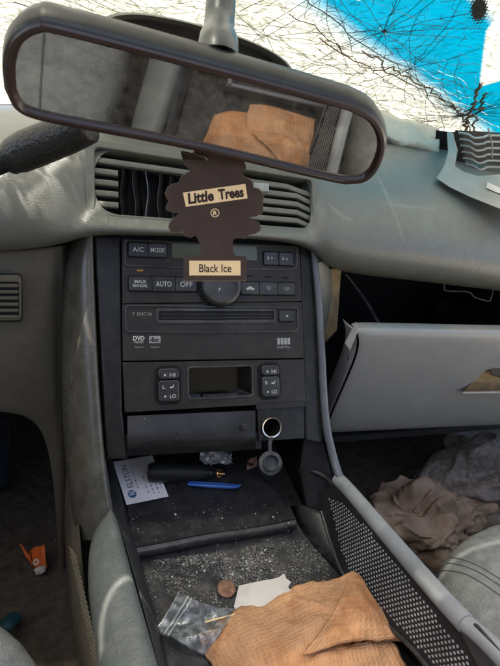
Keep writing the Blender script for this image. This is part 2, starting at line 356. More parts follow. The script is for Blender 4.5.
# columns: px of each column, then rows (py, Y) : tuck, lip, roll, vent bottom, vent top, crown 1..3, far edge
cols = {
 -520: [(290, .07), (290, .035), (278, .015), (254, .012), (208, .04), (180, .09), (161, .17), (147, .3), (140, .42)],
 -160: [(262, .07), (262, .03), (250, .01), (226, .006), (180, .03), (152, .08), (133, .16), (120, .3), (112, .42)],
 -60: [(256, .07), (256, .028), (244, .008), (220, .005), (176, .03), (149, .08), (130, .16), (116, .3), (108, .42)],
 0: [(251, .07), (251, .026), (240, .007), (216, .005), (172, .03), (146, .08), (127, .16), (113, .3), (105, .42)],
 45: [(248, .07), (248, .026), (238, .008), (215, .006), (165, .035), (142, .08), (125, .16), (112, .3), (105, .42)],
 75: [(240, .07), (240, .024), (233, .012), (214, 'v'), (150, 'v'), (136, .1), (122, .17), (112, .3), (105, .42)],
 92: [(235, .07), (235, .022), (229, .012), (213, 'v'), (147, 'v'), (135, .1), (122, .17), (112, .3), (106, .42)],
 130: [(235, .07), (235, .02), (230, .012), (216, 'v'), (152, 'v'), (138, .1), (124, .17), (113, .3), (107, .42)],
 200: [(237, .07), (237, .02), (233, .012), (222, 'v'), (163, 'v'), (145, .1), (128, .17), (116, .3), (109, .42)],
 260: [(239, .07), (239, .02), (236, .012), (226, 'v'), (172, 'v'), (152, .1), (134, .18), (119, .3), (112, .42)],
 300: [(244, .07), (244, .02), (239, .012), (228, 'v'), (178, 'v'), (157, .1), (138, .19), (122, .3), (114, .42)],
 312: [(253, .07), (253, .02), (243, .010), (229, 'v'), (180, 'v'), (160, .1), (140, .2), (123, .31), (115, .42)],
 328: [(268, .07), (268, .024), (253, .006), (234, .004), (185, .055), (163, .115), (141, .21), (125, .32), (117, .42)],
 352: [(274, .07), (274, .026), (259, .005), (239, .006), (193, .055), (168, .12), (145, .22), (130, .32), (121, .42)],
 400: [(279, .07), (279, .028), (265, .005), (244, .006), (203, .05), (178, .11), (155, .22), (141, .32), (131, .42)],
 450: [(285, .07), (285, .028), (271, .005), (250, .006), (212, .05), (187, .11), (163, .22), (148, .32), (137, .42)],
 510: [(292, .07), (292, .028), (279, .005), (258, .006), (222, .05), (196, .11), (171, .22), (155, .32), (143, .42)],
 600: [(303, .07), (303, .03), (290, .008), (270, .01), (235, .05), (208, .11), (183, .22), (166, .32), (154, .42)],
 760: [(323, .07), (323, .035), (310, .012), (292, .014), (258, .055), (232, .11), (206, .22), (187, .32), (172, .42)]}
cx_ = sorted(cols); grid = [[(vp(x, y) if Y == 'v' else Yp(x, y, Y)) for x in cx_ for (y, Y) in [cols[x][i]]] for i in range(9)]
j0, j1 = cx_.index(92), cx_.index(312)
skip = {(3, j) for j in range(j0, j1)}
m = MB().grid(grid, skip=skip); pad = m.build('upper_pad', M_pad, dash, sub=3)
# seam ring and slotted vent
vs0, vt0, vs1, vt1 = -.138, .104, .1285, .189
def vt_edge(px, top): return 0
VX0, VX1 = -.128, .123
def vtop(s): return .1845 + (s - VX0) / (VX1 - VX0) * (.1675 - .1845)
def vbot(s): return .1135 + (s - VX0) / (VX1 - VX0) * (.1085 - .1135)
def vquad(s0, s1, e, n=10):
    pts = [(s0 + (s1 - s0) * k / n, vbot(s0 + (s1 - s0) * k / n) - e) for k in range(n + 1)]
    return pts + [(s1 - (s1 - s0) * k / n, vtop(s1 - (s1 - s0) * k / n) + e) for k in range(n + 1)]
def round_quad(s0, s1, e, r):
    base = [(s0, vbot(s0) - e), (s1, vbot(s1) - e), (s1, vtop(s1) + e), (s0, vtop(s0) + e)]; out = []
    for i in range(4):
        p, a, c = np.array(base[i]), np.array(base[i - 1]), np.array(base[(i + 1) % 4])
        d1, d2 = nz(a - p), nz(c - p)
        for k in range(7):
            t = k / 6; q0 = p + d1 * r * (1 - t); q1 = p + d2 * r * t; out.append(tuple(q0 * (1 - t) + q1 * t))
    return out
vent = ring('air_vent', round_quad(VX0 - .0095, VX1 + .006, .0085, .009), round_quad(VX0, VX1, .0, .006), HV - .028, HV + .0022, M_ventp, dash, bevel=.0012)
m = MB(); poly = round_quad(VX0 - .001, VX1 + .001, .001, .004)
m.prism([W(a, b, HV - .0285) for a, b in poly], [W(a, b, HV - .0265) for a, b in poly]); m.build('vent_back', M_gap, vent)
def slat(fr, s0, s1, th=.0032, dp=.0075, mt=M_ventp, bend=0, hh=0):
    m = MB(); rows = []
    ss = np.linspace(s0, s1, 9)
    for s in ss:
        t = vtop(s) + (vbot(s) - vtop(s)) * fr; h = HV - .001 + hh
        if bend and s > VX1 - .016: q = (s - VX1 + .016) / .016; t -= .0055 * q; h -= .002 * q * q
        if bend and s < VX0 + .012 and False: pass
        c = [(t - th, h - dp * 1.2), (t - th * 1.1, h - dp * .1), (t - th * .2, h), (t + th * .8, h - dp * .12), (t + th * 1.0, h - dp * 1.2)]
        rows.append([W(s, a, b) for a, b in c])
    m.grid(rows, close_v=True)
    m.f.append(tuple(range(5))); m.f.append(tuple(40 + k for k in range(5)))
    return m.build('slat', mt, vent, bevel=.0006)
GAP0, GAP1 = -.1035, -.030
fr = [k / 6 for k in range(1, 6)]
slat(fr[0], VX0 - .001, VX1 + .001, bend=1)
for q in fr[1:]:
    slat(q, VX0 - .001, GAP0); slat(q, GAP1, VX1 + .001, bend=1)
for k, s in enumerate((-.1005, -.087, -.0735, -.060, -.046)):      # upright vanes in the broken-out half, some twisted
    m = MB(); rows = []; tw_ = (.007, .0085, .003, .008, .006)[k]
    for q in np.linspace(.17, 1.0, 9):
        t = vtop(s) + (vbot(s) - vtop(s)) * q; wv = .0016 * math.sin(q * 7 + k * 2)
        rows.append([W(s + wv, t, HV - .007), W(s + wv + .0007, t, HV - .0065), W(s + wv + tw_ + .0007, t, HV - .021), W(s + wv + tw_, t, HV - .0215)])
    m.grid(rows, close_v=True); m.build('vane', M_slim if k == 2 else M_bez, vent)
m = MB(); s0, t0, s1, t1 = R4(253, 184, 268, 192, HV); m.prism([W(a, b, HV - .002) for a, b in rrect(s0, t0, s1, t1, .001)], [W(a, b, HV + .004) for a, b in rrect(s0, t0, s1, t1, .001)])
tab = m.build('adjuster_tab', M_trims, vent, bevel=.0005)
for k in range(5):
    s = s0 + (s1 - s0) * (k + .5) / 5; m = MB().box(W(s, (t0 + t1) / 2, HV + .0042), EX * .0004, EU * .003, EN * .0004); m.build('tab_rib', M_trims, tab)
# hooded display binnacle on the top pad behind the mirror
arc = catmull([np.array(p, float) for p in ((92, 60), (97, 34), (104, 20), (116, 14), (142, 13.5), (175, 19), (205, 26.5), (240, 37), (268, 49), (286, 61), (294, 74), (298, 100))], 4)
fr_ = [Yp(*p, .16) for p in arc]; hc = Yp(195, 70, .16)
inn = [p + (hc - p) * .05 + (0, .004, 0) for p in fr_]
rows = [[p + (hc - p) * .06 + (0, .05, 0) for p in fr_], [p + (hc - p) * .055 + (0, .004, 0) for p in fr_], [p + (hc - p) * .03 + (0, -.003, 0) for p in fr_], fr_, [p + (0, .012, .002) for p in fr_], [p + (0, .06, -.006) for p in fr_], [p + (0, .14, -.045) for p in fr_], [p + (0, .2, -.10) for p in fr_]]
hood = MB().grid(rows).build('display_hood', M_pad, dash)
MB().add([p + (0, .03, 0) for p in inn], [tuple(range(len(inn)))]).build('hood_screen', M_shade, hood, smooth=False)

# lower driver-side panel with arched cut-out
colsL = {-520: (446, .03), -170: (418, .03), -60: (414, .035), 0: (411, .04), 26: (416, .042), 40: (427, .044), 49: (450, .046), 55: (490, .048), 60: (560, .05), 64: (640, .05), 74: (660, .075)}
tops = {-520: 292, -170: 264, -60: 256, 0: 250, 26: 249, 40: 247, 49: 246, 55: 245, 60: 244, 64: 243, 74: 240}
rows = []
for q in np.linspace(0, 1, 11):
    row = []
    for x in sorted(colsL):
        yb, Y = colsL[x]; y = tops[x] + (yb - tops[x]) * q
        row.append(Yp(x if x < 60 else x - (3 * math.sin(q * 3) if x == 60 else 0), y, Y + .018 - .022 * math.sin(min(1, q * 1.3) * math.pi * .5) + .012 * q * q))
    rows.append(row)
lowp = MB().grid(rows).build('lower_panel', M_low, dash, sub=2, solid=.004)
bv = BVHTree.FromObject(lowp, bpy.context.evaluated_depsgraph_get()) if False else None
gy = .030
def G(px, py, d=0): return Yp(px, py, gy - d)
def gprism(x0, y0, x1, y1, r, d0, d1, mt, nm, par, bev=.0006):
    poly = rrect(x0, y0, x1, y1, r); m = MB().prism([G(a, b, d0) for a, b in poly], [G(a, b, d1) for a, b in poly]); return m.build(nm, mt, par, bevel=bev)
gr = gprism(-40, 273.5, 22.5, 322, 5, -.012, .0022, M_gap, 'panel_vent', lowp)
gprism(-40, 275, 21.5, 320.5, 4.5, -.012, .0032, M_low, 'vent_frame', lowp)
gprism(-39, 281.5, 19, 317, 2.5, -.012, .0036, M_gap, 'vent_recess', lowp)
for k in range(6):
    y = 284 + k * 6.2; gprism(-39, y, 18.6, y + 3.3, 1.4, 0, .0052, M_low, 'grille_slat', lowp)

# ------------------------------------------------------------------ centre console
con = thing('centre_console', 'dark centre console tray between grey padded side bolsters', 'console', (0.02, -.2, FL))
# black surround of the radio
sL, sR = -.1315, .1375
def side_strip(nm, pts, h0, h1):
    return MB().prism([W(*L(*p), h0) for p in pts], [W(*L(*p), h1) for p in pts]).build(nm, M_bez, con, bevel=.0025, seg=3)
side_strip('stack_trim', [(94, 236), (120.5, 236), (122.5, 414), (126, 438), (127, 457), (113, 460), (108, 457), (106, 450)], -.06, .002)
side_strip('stack_trim', [(299, 244), (315, 252), (323.5, 404), (326, 432), (321, 444), (304.5, 440)], -.06, .003)
s0, t0, s1, t1 = R4(118, 232, 302, 243); plate('stack_top', rrect(s0, t0 + .0005, s1, t1 + .02, .002), -.05, -.004, M_gap, con)
# backing so nothing shows through
plate('stack_backing', [L(100, 240), L(315, 250), L(322, 440), L(108, 458)], -.09, -.042, M_gap, con)
# ashtray drawer front, bulging
def drawer():
    rows = []
    for q in np.linspace(0, 1, 9):
        row = []
        for x in np.linspace(0, 1, 11):
            px = 127.5 + (255.5 - 127.5) * x; top = 416 - 5.5 * x; bot = 456 - 6.5 * x
            h = .003 + .007 * math.sin(min(1, q * 1.15) * math.pi * .62) - (.010 * max(0, q - .8) / .2) - .002 * (abs(2 * x - 1)) ** 6
            row.append(S(px, top + (bot - top) * q, h))
        rows.append(row)
    m = MB().grid(rows); lo = [S(127.5 + 128 * x, 456 - 6.5 * x, -.03) for x in np.linspace(0, 1, 11)]; m.grid([rows[-1], lo])
    m.grid([[rw[0] for rw in rows], [p - EN * .03 for p in [rw[0] for rw in rows]]]); m.grid([[rw[-1] for rw in rows], [p - EN * .03 for p in [rw[-1] for rw in rows]]])
    return m.build('drawer_front', M_bez, con)
dr = drawer()
m = MB().lathe(S(245, 427.5, .0145), EN, [(.0, .0008), (.0035, .0008), (.0042, .0002)], 20); m.build('round_mark', M_face, dr)
plate('stack_underside', [L(108, 436), L(262, 432), L(262, 449), L(128, 456), L(126.5, 459.5), L(107.5, 459.5)], -.085, -.001, M_shade, con)
# lighter socket panel
s0, t0, s1, t1 = R4(255, 402, 304, 408); plate('lighter_shelf', rrect(s0, t0, s1, t1, .001), -.01, .006, M_bez, con)
q = L(271, 427, .004)
lp = ringplate('lighter_panel', [L(303.5, 405), L(256.5, 408.5), L(258, 441), L(304, 438)], [(q[0] + .0105 * math.cos(2 * math.pi * k / 32), q[1] + .0105 * math.sin(2 * math.pi * k / 32)) for k in range(32)], -.02, .0025, M_bez, con, bevel=.0008)
m = MB().lathe(W(*q, .0), EN, [(.0105, .0), (.0130, .001), (.0130, .0065), (.0122, .0080), (.0108, .0076), (.0102, .004), (.0100, -.03), (0, -.03)], 40)
sk = m.build('lighter_socket', M_chrome, con)
MB().lathe(W(*q, .0), EN, [(.0100, .0035), (.0097, -.005), (.0096, -.029), (0, -.0288)], 32).build('socket_inside', M_copper, sk)
cp = S(270.5, 463, .012); axc = nz(CAM - cp + np.array([.06, 0, .05]))
m = MB().lathe(cp, axc, [(0, -.006), (.0135, -.006), (.0143, -.004), (.0143, -.001), (.0135, 0), (.0095, .0005), (.0095, .011), (.0086, .0118), (.0078, .011), (.0078, .002), (0, .0018)], 40)
cap = m.build('socket_cap', M_cap, con)
m = MB(); st = catmull([W(*q, .006) - EU * .0115, S(270, 443, .014), S(270, 452, .016)], 6)
m.tube(st, .0022, 8, flat=.5); m.build('cap_strap', M_cap, cap)
# left pillar
def pillar():
    rows = []
    for py, xr, xl in ((232, 93.5, 72), (262, 94, 65), (300, 95.5, 62.5), (350, 97.5, 62), (400, 100.5, 63), (440, 103.5, 65), (480, 108, 68), (512, 113, 73), (540, 119, 77)):
        rows.append([S(xr + .5, py, -.05), S(xr, py, .002), S(xr - 1.2, py, .0075), S(xr - (xr - xl) * .30, py, .0075), S(xr - (xr - xl) * .58, py, .001), S(xl + 3, py, -.02), S(xl, py, -.042), S(xl - 1, py, -.07)])
    return MB().grid(rows).build('side_pillar', M_pil, con, sub=2)
pillar()
# padded left bolster (rows run from the stack towards the rear)
def bol():
    rows = []
    for py, xi, z, xo, k in ((509, 114, .440, 103, 0), (514, 117.5, .444, 95, .6), (530, 122, .446, 90, 1), (560, 130, .447, 90, 1), (600, 141.5, .448, 95, 1), (640, 153, .449, 101, 1), (680, 165, .450, 107, 1), (760, 190, .452, 120, 1), (900, 232, .455, 145, 1)):
        a = Zp(xi, py, z); o = Zp(xo, py + 12, z - .012); mid = (a + o) / 2
        rows.append([a + (.004, 0, -.09), a + (.0015, 0, -.012), a + (-.002, 0, -.001), a * .75 + o * .25 + (0, 0, .006), a * .35 + o * .65 + (0, 0, .006), o + (0, 0, -.001), o + (-.003, 0, -.016), o + (-.003, 0, -.05), o + (-.006, 0, -.28)])
    return MB().grid(rows).build('padded_bolster', M_bol, con, sub=3)
bo = bol()
# lower side skin of the console in the driver footwell, with louvres
m = MB(); rows = []
for py, x in ((470, 60), (520, 63), (560, 67), (600, 70), (640, 76), (700, 86)):
    rows.append([Zp(x + 16, py + 8, .41), Zp(x + 6, py, .36), Zp(x + 1, py, .28), Zp(x - 1, py + 2, .16)])
side = m.grid(rows).build('side_skin', M_low, con, sub=2)
for k in range(25):
    y = 547 + k * 5.0; x = 69 + k * 1.05
    a, b_ = Zp(x, y, .406), Zp(x + 7.5 + k * .1, y + 11, .419)
    MB().tube([a, (a + b_) / 2 + (0, 0, .0006), b_], [.0007, .0012, .0008], 8).build('louvre', M_low, con)
# tray: walls, floor, rubber mat
yb = .10
TL = [np.array([-.112, yb, .375]), Zp(130, 520, .375), Zp(160, 640, .375), np.array([-.045, -.40, .375]), np.array([-.02, -.55, .375])]
TR = [np.array([.100, yb, .375]), Zp(299, 525, .375), Zp(345, 580, .375), Zp(418, 666, .375), np.array([.235, -.55, .375])]
TLd, TRd = catmull(TL, 10), catmull(TR, 10)
rows = []
for a, b_ in zip(TLd, TRd):
    rows.append([a + (b_ - a) * t + np.array([0, 0, .0015 * fbm(tuple((a + (b_ - a) * t) * 30), 1, 3)]) for t in np.linspace(0, 1, 40)])
tray = MB().grid(rows).build('tray_floor', M_tray, con)
# left inner wall of the tray
m = MB(); 
_by, _bx = [-.52, -.277, -.2, -.113, -.09, .1], [-.045, -.079, -.0915, -.108, -.116, -.124]
rows = [[p, p + (-.003, 0, .016), np.array([np.interp(p[1], _by, _bx) + .0015, p[1], .425])] for p in TLd]; m.grid(rows).build('tray_wall', M_wall, con, solid=.002)
# right wall: kerb up to the studded panel
PA, PB, PC = Zp(333, 490, .446), Zp(458, 632, .487), Zp(346, 577, .402); PN = nz(np.cross(PB - PA, PC - PA)); PN = PN if PN @ (CAM - PA) > 0 else -PN
def PP(px, py, h=0): return plane(px, py, PA + PN * h, PN)
low = [PP(322, 512), PP(333, 548), PP(347, 580), PP(380, 617), PP(412, 648), PP(440, 680), PP(520, 760)]
m = MB(); lowd = catmull(low, 8); idx = np.linspace(8, len(TRd) - 1, len(lowd))
trd = [TRd[int(i)] for i in idx]
m.grid([[a, a * .6 + b_ * .4 + (-.0, 0, .006), b_] for a, b_ in zip(trd, lowd)]); m.build('tray_wall', M_wall, con, solid=.002)
MB().tube([p + (-.001, 0, .001) for p in lowd], .0022, 8).build('panel_bead', M_wall, con)
pp = [(318, 492), (334, 486), (352, 498), (400, 552), (462, 628), (540, 720), (520, 762), (440, 682), (412, 650), (380, 619), (347, 582), (330, 546)]
panel = MB().prism([PP(*p, -.006) for p in pp], [PP(*p, 0) for p in pp]).build('studded_panel', M_shade, con)
# studs on the panel, in staggered rows
e1 = nz(PB - PA); e2 = np.cross(PN, e1); e2 = e2 if e2 @ (PA - PC) > 0 else -e2
band = [(329, 499), (341, 502), (366, 527), (400, 568), (440, 622), (475, 668), (540, 740), (500, 735), (432, 662), (404, 632), (376, 603), (352, 576), (341, 550)]
B2 = [((PP(*p) - PA) @ e1, (PP(*p) - PA) @ e2) for p in band]
def inside(x, y, poly):
    c = False; j = len(poly) - 1
    for i in range(len(poly)):
        if (poly[i][1] > y) != (poly[j][1] > y) and x < (poly[j][0] - poly[i][0]) * (y - poly[i][1]) / (poly[j][1] - poly[i][1]) + poly[i][0]: c = not c
        j = i
    return c
m = MB(); pit = .0052; i0 = 0
for i in range(-20, 90):
    for j in range(-40, 20):
        x, y = i * pit + (j % 2) * pit / 2, j * pit * .62
        if inside(x, y, B2):
            c = PA + e1 * x + e2 * y; a, b_ = e1 * .0018, e2 * .0016
            m.add([c - a, c - b_, c + a, c + b_, c + PN * .0011], [(0, 1, 4), (1, 2, 4), (2, 3, 4), (3, 0, 4)])
studs = m.build('studs', M_dot, panel, smooth=False); studs['kind'] = 'stuff'
# right rail and slim pillar
rp = catmull([Zp(338, 479, .455), Zp(352, 494, .460), Zp(400, 550, .476), Zp(440, 596, .490), Zp(466, 624, .498)], 8)
MB().tube(rp, [.0085] * len(rp), 16, flat=1.0).build('padded_rail', M_rail, con)
rp2 = catmull([Zp(464, 622, .497), Zp(485, 640, .503), Zp(520, 678, .51), Zp(600, 770, .52)], 6)
MB().tube(rp2, .0075, 14).build('rear_rail', M_rail, con)
MB().tube(catmull([Zp(458, 621, .492), Zp(470, 645, .49), Zp(484, 668, .48), Zp(496, 720, .46)], 6), .0022, 10).build('rail_piping', M_rail, con)
m = MB(); m.prism([PP(*p, -.004) for p in ((458, 628), (476, 622), (600, 760), (540, 790))], [PP(*p, .004) for p in ((458, 628), (476, 622), (600, 760), (540, 790))]); m.build('rear_side_cover', M_wall, con, bevel=.002)
pl = catmull([S(313.5, 252, .006), S(318.5, 300, .008), S(321.5, 350, .008), S(324, 400, .008), S(327.5, 432, .010), S(334, 460, .014), Zp(341, 482, .457)], 8)
MB().tube(pl, [.0042 + .0012 * i / len(pl) for i in range(len(pl))], 12, flat=1.0, upv=EN).build('slim_pillar', M_slim, con)
m = MB(); rows = [[p + (.001, .002, 0), p + (.004, .03, 0), p + (.004, .09, -.0)] for p in pl]; m.grid(rows).build('pillar_return', M_shade, con, solid=.002)
MB().tube(catmull([S(300, 471, -.03), S(312, 471, -.016), S(326, 478, -.002), Zp(338, 492, .447)], 6), .0035, 10).build('bin_lip', M_shade, con)
m = MB(); m.prism([S(304, 440, -.012), S(322, 438, -.012), S(334, 486, -.006), S(310, 520, -.02), S(300, 470, -.03)], [p - EN * .01 for p in (S(304, 440, -.012), S(322, 438, -.012), S(334, 486, -.006), S(310, 520, -.02), S(300, 470, -.03))]); m.build('bin_cheek', M_shade, con)
# bin back wall and roof under the stack
m = MB(); m.box((0.0, .105, .42), (.16, 0, 0), (0, .005, 0), (0, 0, .08)); m.build('bin_back', M_shade, con)
m = MB(); m.box((-.126, .04, .41), (.003, 0, 0), (0, .065, 0), (0, 0, .05)); m.build('bin_side', M_shade, con)
m = MB(); m.box((.145, .03, .42), (.003, 0, 0), (0, .09, 0), (0, 0, .06)); m.build('bin_side', M_shade, con)
# rubber mat with a raised front step
MZ = .395
ml, mr_ = Zp(134, 551, MZ), Zp(297, 521, MZ); bl, br = np.array([-.108, .098, MZ]), np.array([.108, .098, MZ])
rows = []
for q in np.linspace(0, 1, 15):
    a = bl * (1 - q) + ml * q; b_ = br * (1 - q) + mr_ * q
    rows.append([a + (b_ - a) * t + np.array([0, 0, .0012 * math.sin(t * 9 + q * 4) * q + .0015 * math.cos(t * 3.1)]) for t in np.linspace(0, 1, 17)])
e = [p + (0, -.003, -.004) for p in rows[-1]]; e2_ = [p + (0, -.002, -.014) for p in rows[-1]]; e3 = [p + (0, .01, -.0195) for p in rows[-1]]
rows += [e, e2_, e3]
MB().grid(rows).build('rubber_mat', M_mat, con, sub=1)
MB().tube([p + (0, .005, .001) for p in rows[14]], .0012, 6).build('mat_bead', M_mat, con)

# ------------------------------------------------------------------ climate and audio unit
rad = thing('car_stereo', 'black climate and disc player unit with white lettered buttons', 'car stereo', tuple(SO))
def face(nm, corners, h0, h1, mt, bev=.0008, par=rad): return plate(nm, [L(*c) for c in corners], h0, h1, mt, par, bevel=bev)
H1 = .004
face('faceplate', [(121.5, 239), (298.5, 246), (301, 301.5), (122, 304)], -.03, H1, M_face)
s0, t0, s1, t1 = R4(123, 240.5, 297.5, 268.5, H1)
fp = [L(124, 240.5, H1), L(297, 247, H1), L(298, 270.5, H1), L(240, 268.5, H1), L(124, 265.5, H1)]
pan = ring('display_panel', [L(125, 239.5, H1)] + [L(295, 246.8, H1), L(297.6, 249, H1), L(298, 266, H1), L(293, 270.5, H1), L(262, 270.2, H1), L(252, 270, H1), L(180, 268.5, H1), L(127, 266.5, H1), L(124, 264, H1), L(123.6, 241, H1)],
           [L(127, 241.2, H1), L(293.5, 248.2, H1), L(295.6, 250, H1), L(296, 265, H1), L(292, 268.5, H1), L(262, 268.4, H1), L(252, 268.2, H1), L(180, 266.7, H1), L(128.5, 264.8, H1), L(126, 263, H1), L(125.6, 243, H1)], .002, H1 + .0014, M_face2, rad)
s0, t0, s1, t1 = R4(172, 243.5, 257, 259.5, H1); lcd = plate('display', rrect(s0, t0, s1, t1, .002), .002, H1 + .0006, M_lcd, rad)
def bank(x0, y0, x1, y1, names, h=.0030, skew=0, txt=None, ink=M_ink, r=.0022):
    s0, t0, s1, t1 = R4(x0, y0, x1, y1, H1)
    plate('button_well', rrect(s0 - .0012, t0 - .0012, s1 + .0012, t1 + .0012, r + .001), .002, H1 + .0004, M_gap, rad)
    n_ = len(names); out = []
    for k in range(n_):
        a, b_ = s0 + (s1 - s0) * k / n_, s0 + (s1 - s0) * (k + 1) / n_
        o = plate('button', rrect(a + .0003, t0, b_ - .0003, t1, r if k in (0, n_ - 1) else .0006), .002, H1 + h, M_btn, rad, bevel=.0009)
        out.append((o, a, b_, t0, t1, H1 + h + .0002))
    return out
def label(bt, body, wx=.62, hy=.3, cy=.5, cx=.5, ink=M_ink, bold=.012):
    o, a, b_, t0, t1, h = bt; w_, h_ = (b_ - a) * wx, (t1 - t0) * hy; cs, ct = a + (b_ - a) * cx, t0 + (t1 - t0) * cy
    return text(body, W(cs - w_ / 2, ct - h_ / 2, h), W(cs + w_ / 2, ct - h_ / 2, h), W(cs - w_ / 2, ct + h_ / 2, h), ink, o, bold=bold)
def glyph(bt, polys, cx=.5, cy=.5, sc_=.004, ink=M_ink):
    o, a, b_, t0, t1, h = bt; cs, ct = a + (b_ - a) * cx, t0 + (t1 - t0) * cy; m = MB()
    for pl_ in polys: m.add([W(cs + x * sc_, ct + y * sc_, h) for x, y in pl_], [tuple(range(len(pl_)))])
    return m.build('symbol', ink, o, smooth=False)
def stroke(pts, wd=.13, close=False):
    out = []; n_ = len(pts)
    for i in range(n_ if close else n_ - 1):
        p, q = np.array(pts[i], float), np.array(pts[(i + 1) % n_], float); d = nz(q - p); nn = np.array([-d[1], d[0]]) * wd / 2
        out.append([tuple(p + nn), tuple(p - nn), tuple(q - nn), tuple(q + nn)])
    return out
circ = lambda cx, cy, r_, n_=16: [(cx + r_ * math.cos(2 * math.pi * k / n_), cy + r_ * math.sin(2 * math.pi * k / n_)) for k in range(n_)]
b1 = bank(128, 243, 167, 257.5, ['A/C', 'MODE']); label(b1[0], 'A/C', .55, .32); label(b1[1], 'MODE', .72, .32)
b2 = bank(128.5, 277, 197, 291.5, 'abc'); label(b2[0], 'MAX', .5, .24, .64); label(b2[0], 'MANUAL', .62, .2, .36); label(b2[1], 'AUTO', .68, .36); label(b2[2], 'OFF', .55, .36)
b3 = bank(263, 252.5, 293, 265.5, 'ab', r=.0018)
for k, d in ((0, -1), (1, 1)):
    glyph(b3[k], [[(.25, -.45 * d), (1.05, -.45 * d), (.65, .5 * d)] if d > 0 else [(.25, .45), (.65, -.5), (1.05, .45)]], .42, .5, .0035)
    glyph(b3[k], [c for yy in (-.3, .3) for c in stroke([(-.9, yy - .2), (-.3, yy + .2), (-.9, yy + .25)], .14)] + stroke(circ(-.6, 0, .33, 8), .12, True), .40, .5, .0035)
b4 = bank(240, 282.5, 295, 295, 'abc', r=.002)
glyph(b4[0], [[(-1.2, -.35), (1.25, -.35), (1.3, 0), (.75, .12), (.35, .5), (-.35, .5), (-.75, .1), (-1.2, 0)]] + [circ(-.65, -.38, .26), circ(.7, -.38, .26)], sc_=.0042)
glyph(b4[1], stroke([(-.8, .55), (.8, .55), (.5, -.15), (-.5, -.15)], .16, True) + [c for x in (-.35, 0, .35) for c in stroke([(x, -.6), (x + .08, -.2), (x - .05, .2)], .1)], sc_=.0036, ink=M_inkg)
glyph(b4[2], stroke([(-.8, .5), (.8, .5), (.8, -.2), (-.8, -.2)], .16, True) + [c for x in (-.35, 0, .35) for c in stroke([(x, -.6), (x + .08, -.2), (x - .05, .2)], .1)], sc_=.0036, ink=M_inkg)
for x, y in ((140, 270.5), (250, 276.2), (268, 277), (285, 277.8)):
    s0, t0, s1, t1 = R4(x - 3.2, y - .9, x + 3.2, y + .9, H1); plate('indicator', rrect(s0, t0, s1, t1, .0004), .003, H1 + .0004, M_amb if x == 140 else M_gap, rad, bevel=0)
c = W(*L(219.5, 287, H1), H1)
MB().lathe(c, EN, [(0, .0005), (.0262, .0005), (.027, .0), (.027, -.003)], 48).build('knob_well', M_gap, rad)
kn = MB().lathe(c, EN, [(.0235, -.002), (.0232, .011), (.0222, .0135), (.0195, .0148), (.0165, .0138), (.012, .0128), (0, .0126)], 56).build('fan_knob', M_btn, rad)
m = MB()
for k in range(40):
    a = 2 * math.pi * k / 40; m.box(c + (EX * math.cos(a) + EU * math.sin(a)) * .0234 + EN * .006, EX * .0006, EU * .0006, EN * .005)
m.build('knob_grip', M_btn, kn)
MB().box(c + EX * -.003 - EU * .004 + EN * .0134, EX * .0006, EU * .0014, EN * .0004).build('knob_mark', M_ink, kn)
# disc player section
face('disc_faceplate', [(122, 304.6), (301, 302.1), (303, 358.0), (122.5, 361.0)], -.03, H1, M_face)
o_ = [L(x, y, H1) for x, y in ((127, 304.6), (296, 307), (298.2, 309), (298.6, 329), (296, 332.2), (212, 333.2), (128, 332.6), (125, 330), (124.6, 307.5))]
i_ = [L(x, y, H1) for x, y in ((128, 306.4), (295, 308.6), (296.8, 310), (297, 328), (295, 330.8), (212, 331.8), (129, 331.2), (126.4, 329), (126, 308.5))]
ring('disc_frame', o_, i_, .002, H1 + .0018, M_face2, rad)
s0, t0, s1, t1 = R4(156, 308.5, 276, 323.5, H1)
ring('slot_frame', rrect(s0, t0, s1, t1, .003), rrect(s0 + .0028, t0 + .0042, s1 - .0028, t1 - .0032, .002), .001, H1 + .0012, M_face2, rad)
plate('disc_slot', rrect(s0 + .002, t0 + .003, s1 - .002, t1 - .003, .002), .001, H1 + .0002, M_gap, rad, bevel=0)
for yy in (.40, .62): MB().box(W((s0 + s1) / 2, t0 + (t1 - t0) * yy, H1 + .0003), EX * (s1 - s0) * .46, EU * .0008, EN * .0002).build('dust_flap', M_bez, rad)
be = bank(278.5, 310.5, 294, 321.5, 'a', h=.0025, r=.0016)
glyph(be[0], [[(-.6, -.05), (.6, -.05), (0, .6)], [(-.6, -.5), (.6, -.5), (.6, -.25), (-.6, -.25)]], sc_=.0026)
stext('7  DISC IN', 132.5, 312.4, 151.5, 315.6, H1 + .0003, M_inkg, rad)
stext('DVD', 133, 336, 144.5, 340.6, H1 + .0003, M_ink, rad, bold=.03); stext('VIDEO', 134, 341.2, 143.5, 343.2, H1 + .0003, M_ink, rad)
s0, t0, s1, t1 = R4(149, 336, 160.5, 343, H1); plate('disc_logo', rrect(s0, t0, s1, t1, .001), .003, H1 + .0002, M_inkg, rad, bevel=0)
stext('disc', 150, 337, 159.5, 342, H1 + .0005, M_face, rad, bold=.03)
for x in (134.5, 150.5): stext('digital', x, 346.2, x + 8.5, 348.2, H1 + .0003, M_inkg, rad)
s0, t0, s1, t1 = R4(277, 338, 290.5, 344.5, H1)
for k in range(4): plate('sound_logo', rrect(s0 + (s1 - s0) * (k + .08) / 4, t0, s0 + (s1 - s0) * (k + .86) / 4, t1, .0006), .003, H1 + .0002, M_inkg, rad, bevel=0)
stext('DIGITAL', 277, 346, 290.5, 348.2, H1 + .0003, M_inkg, rad)
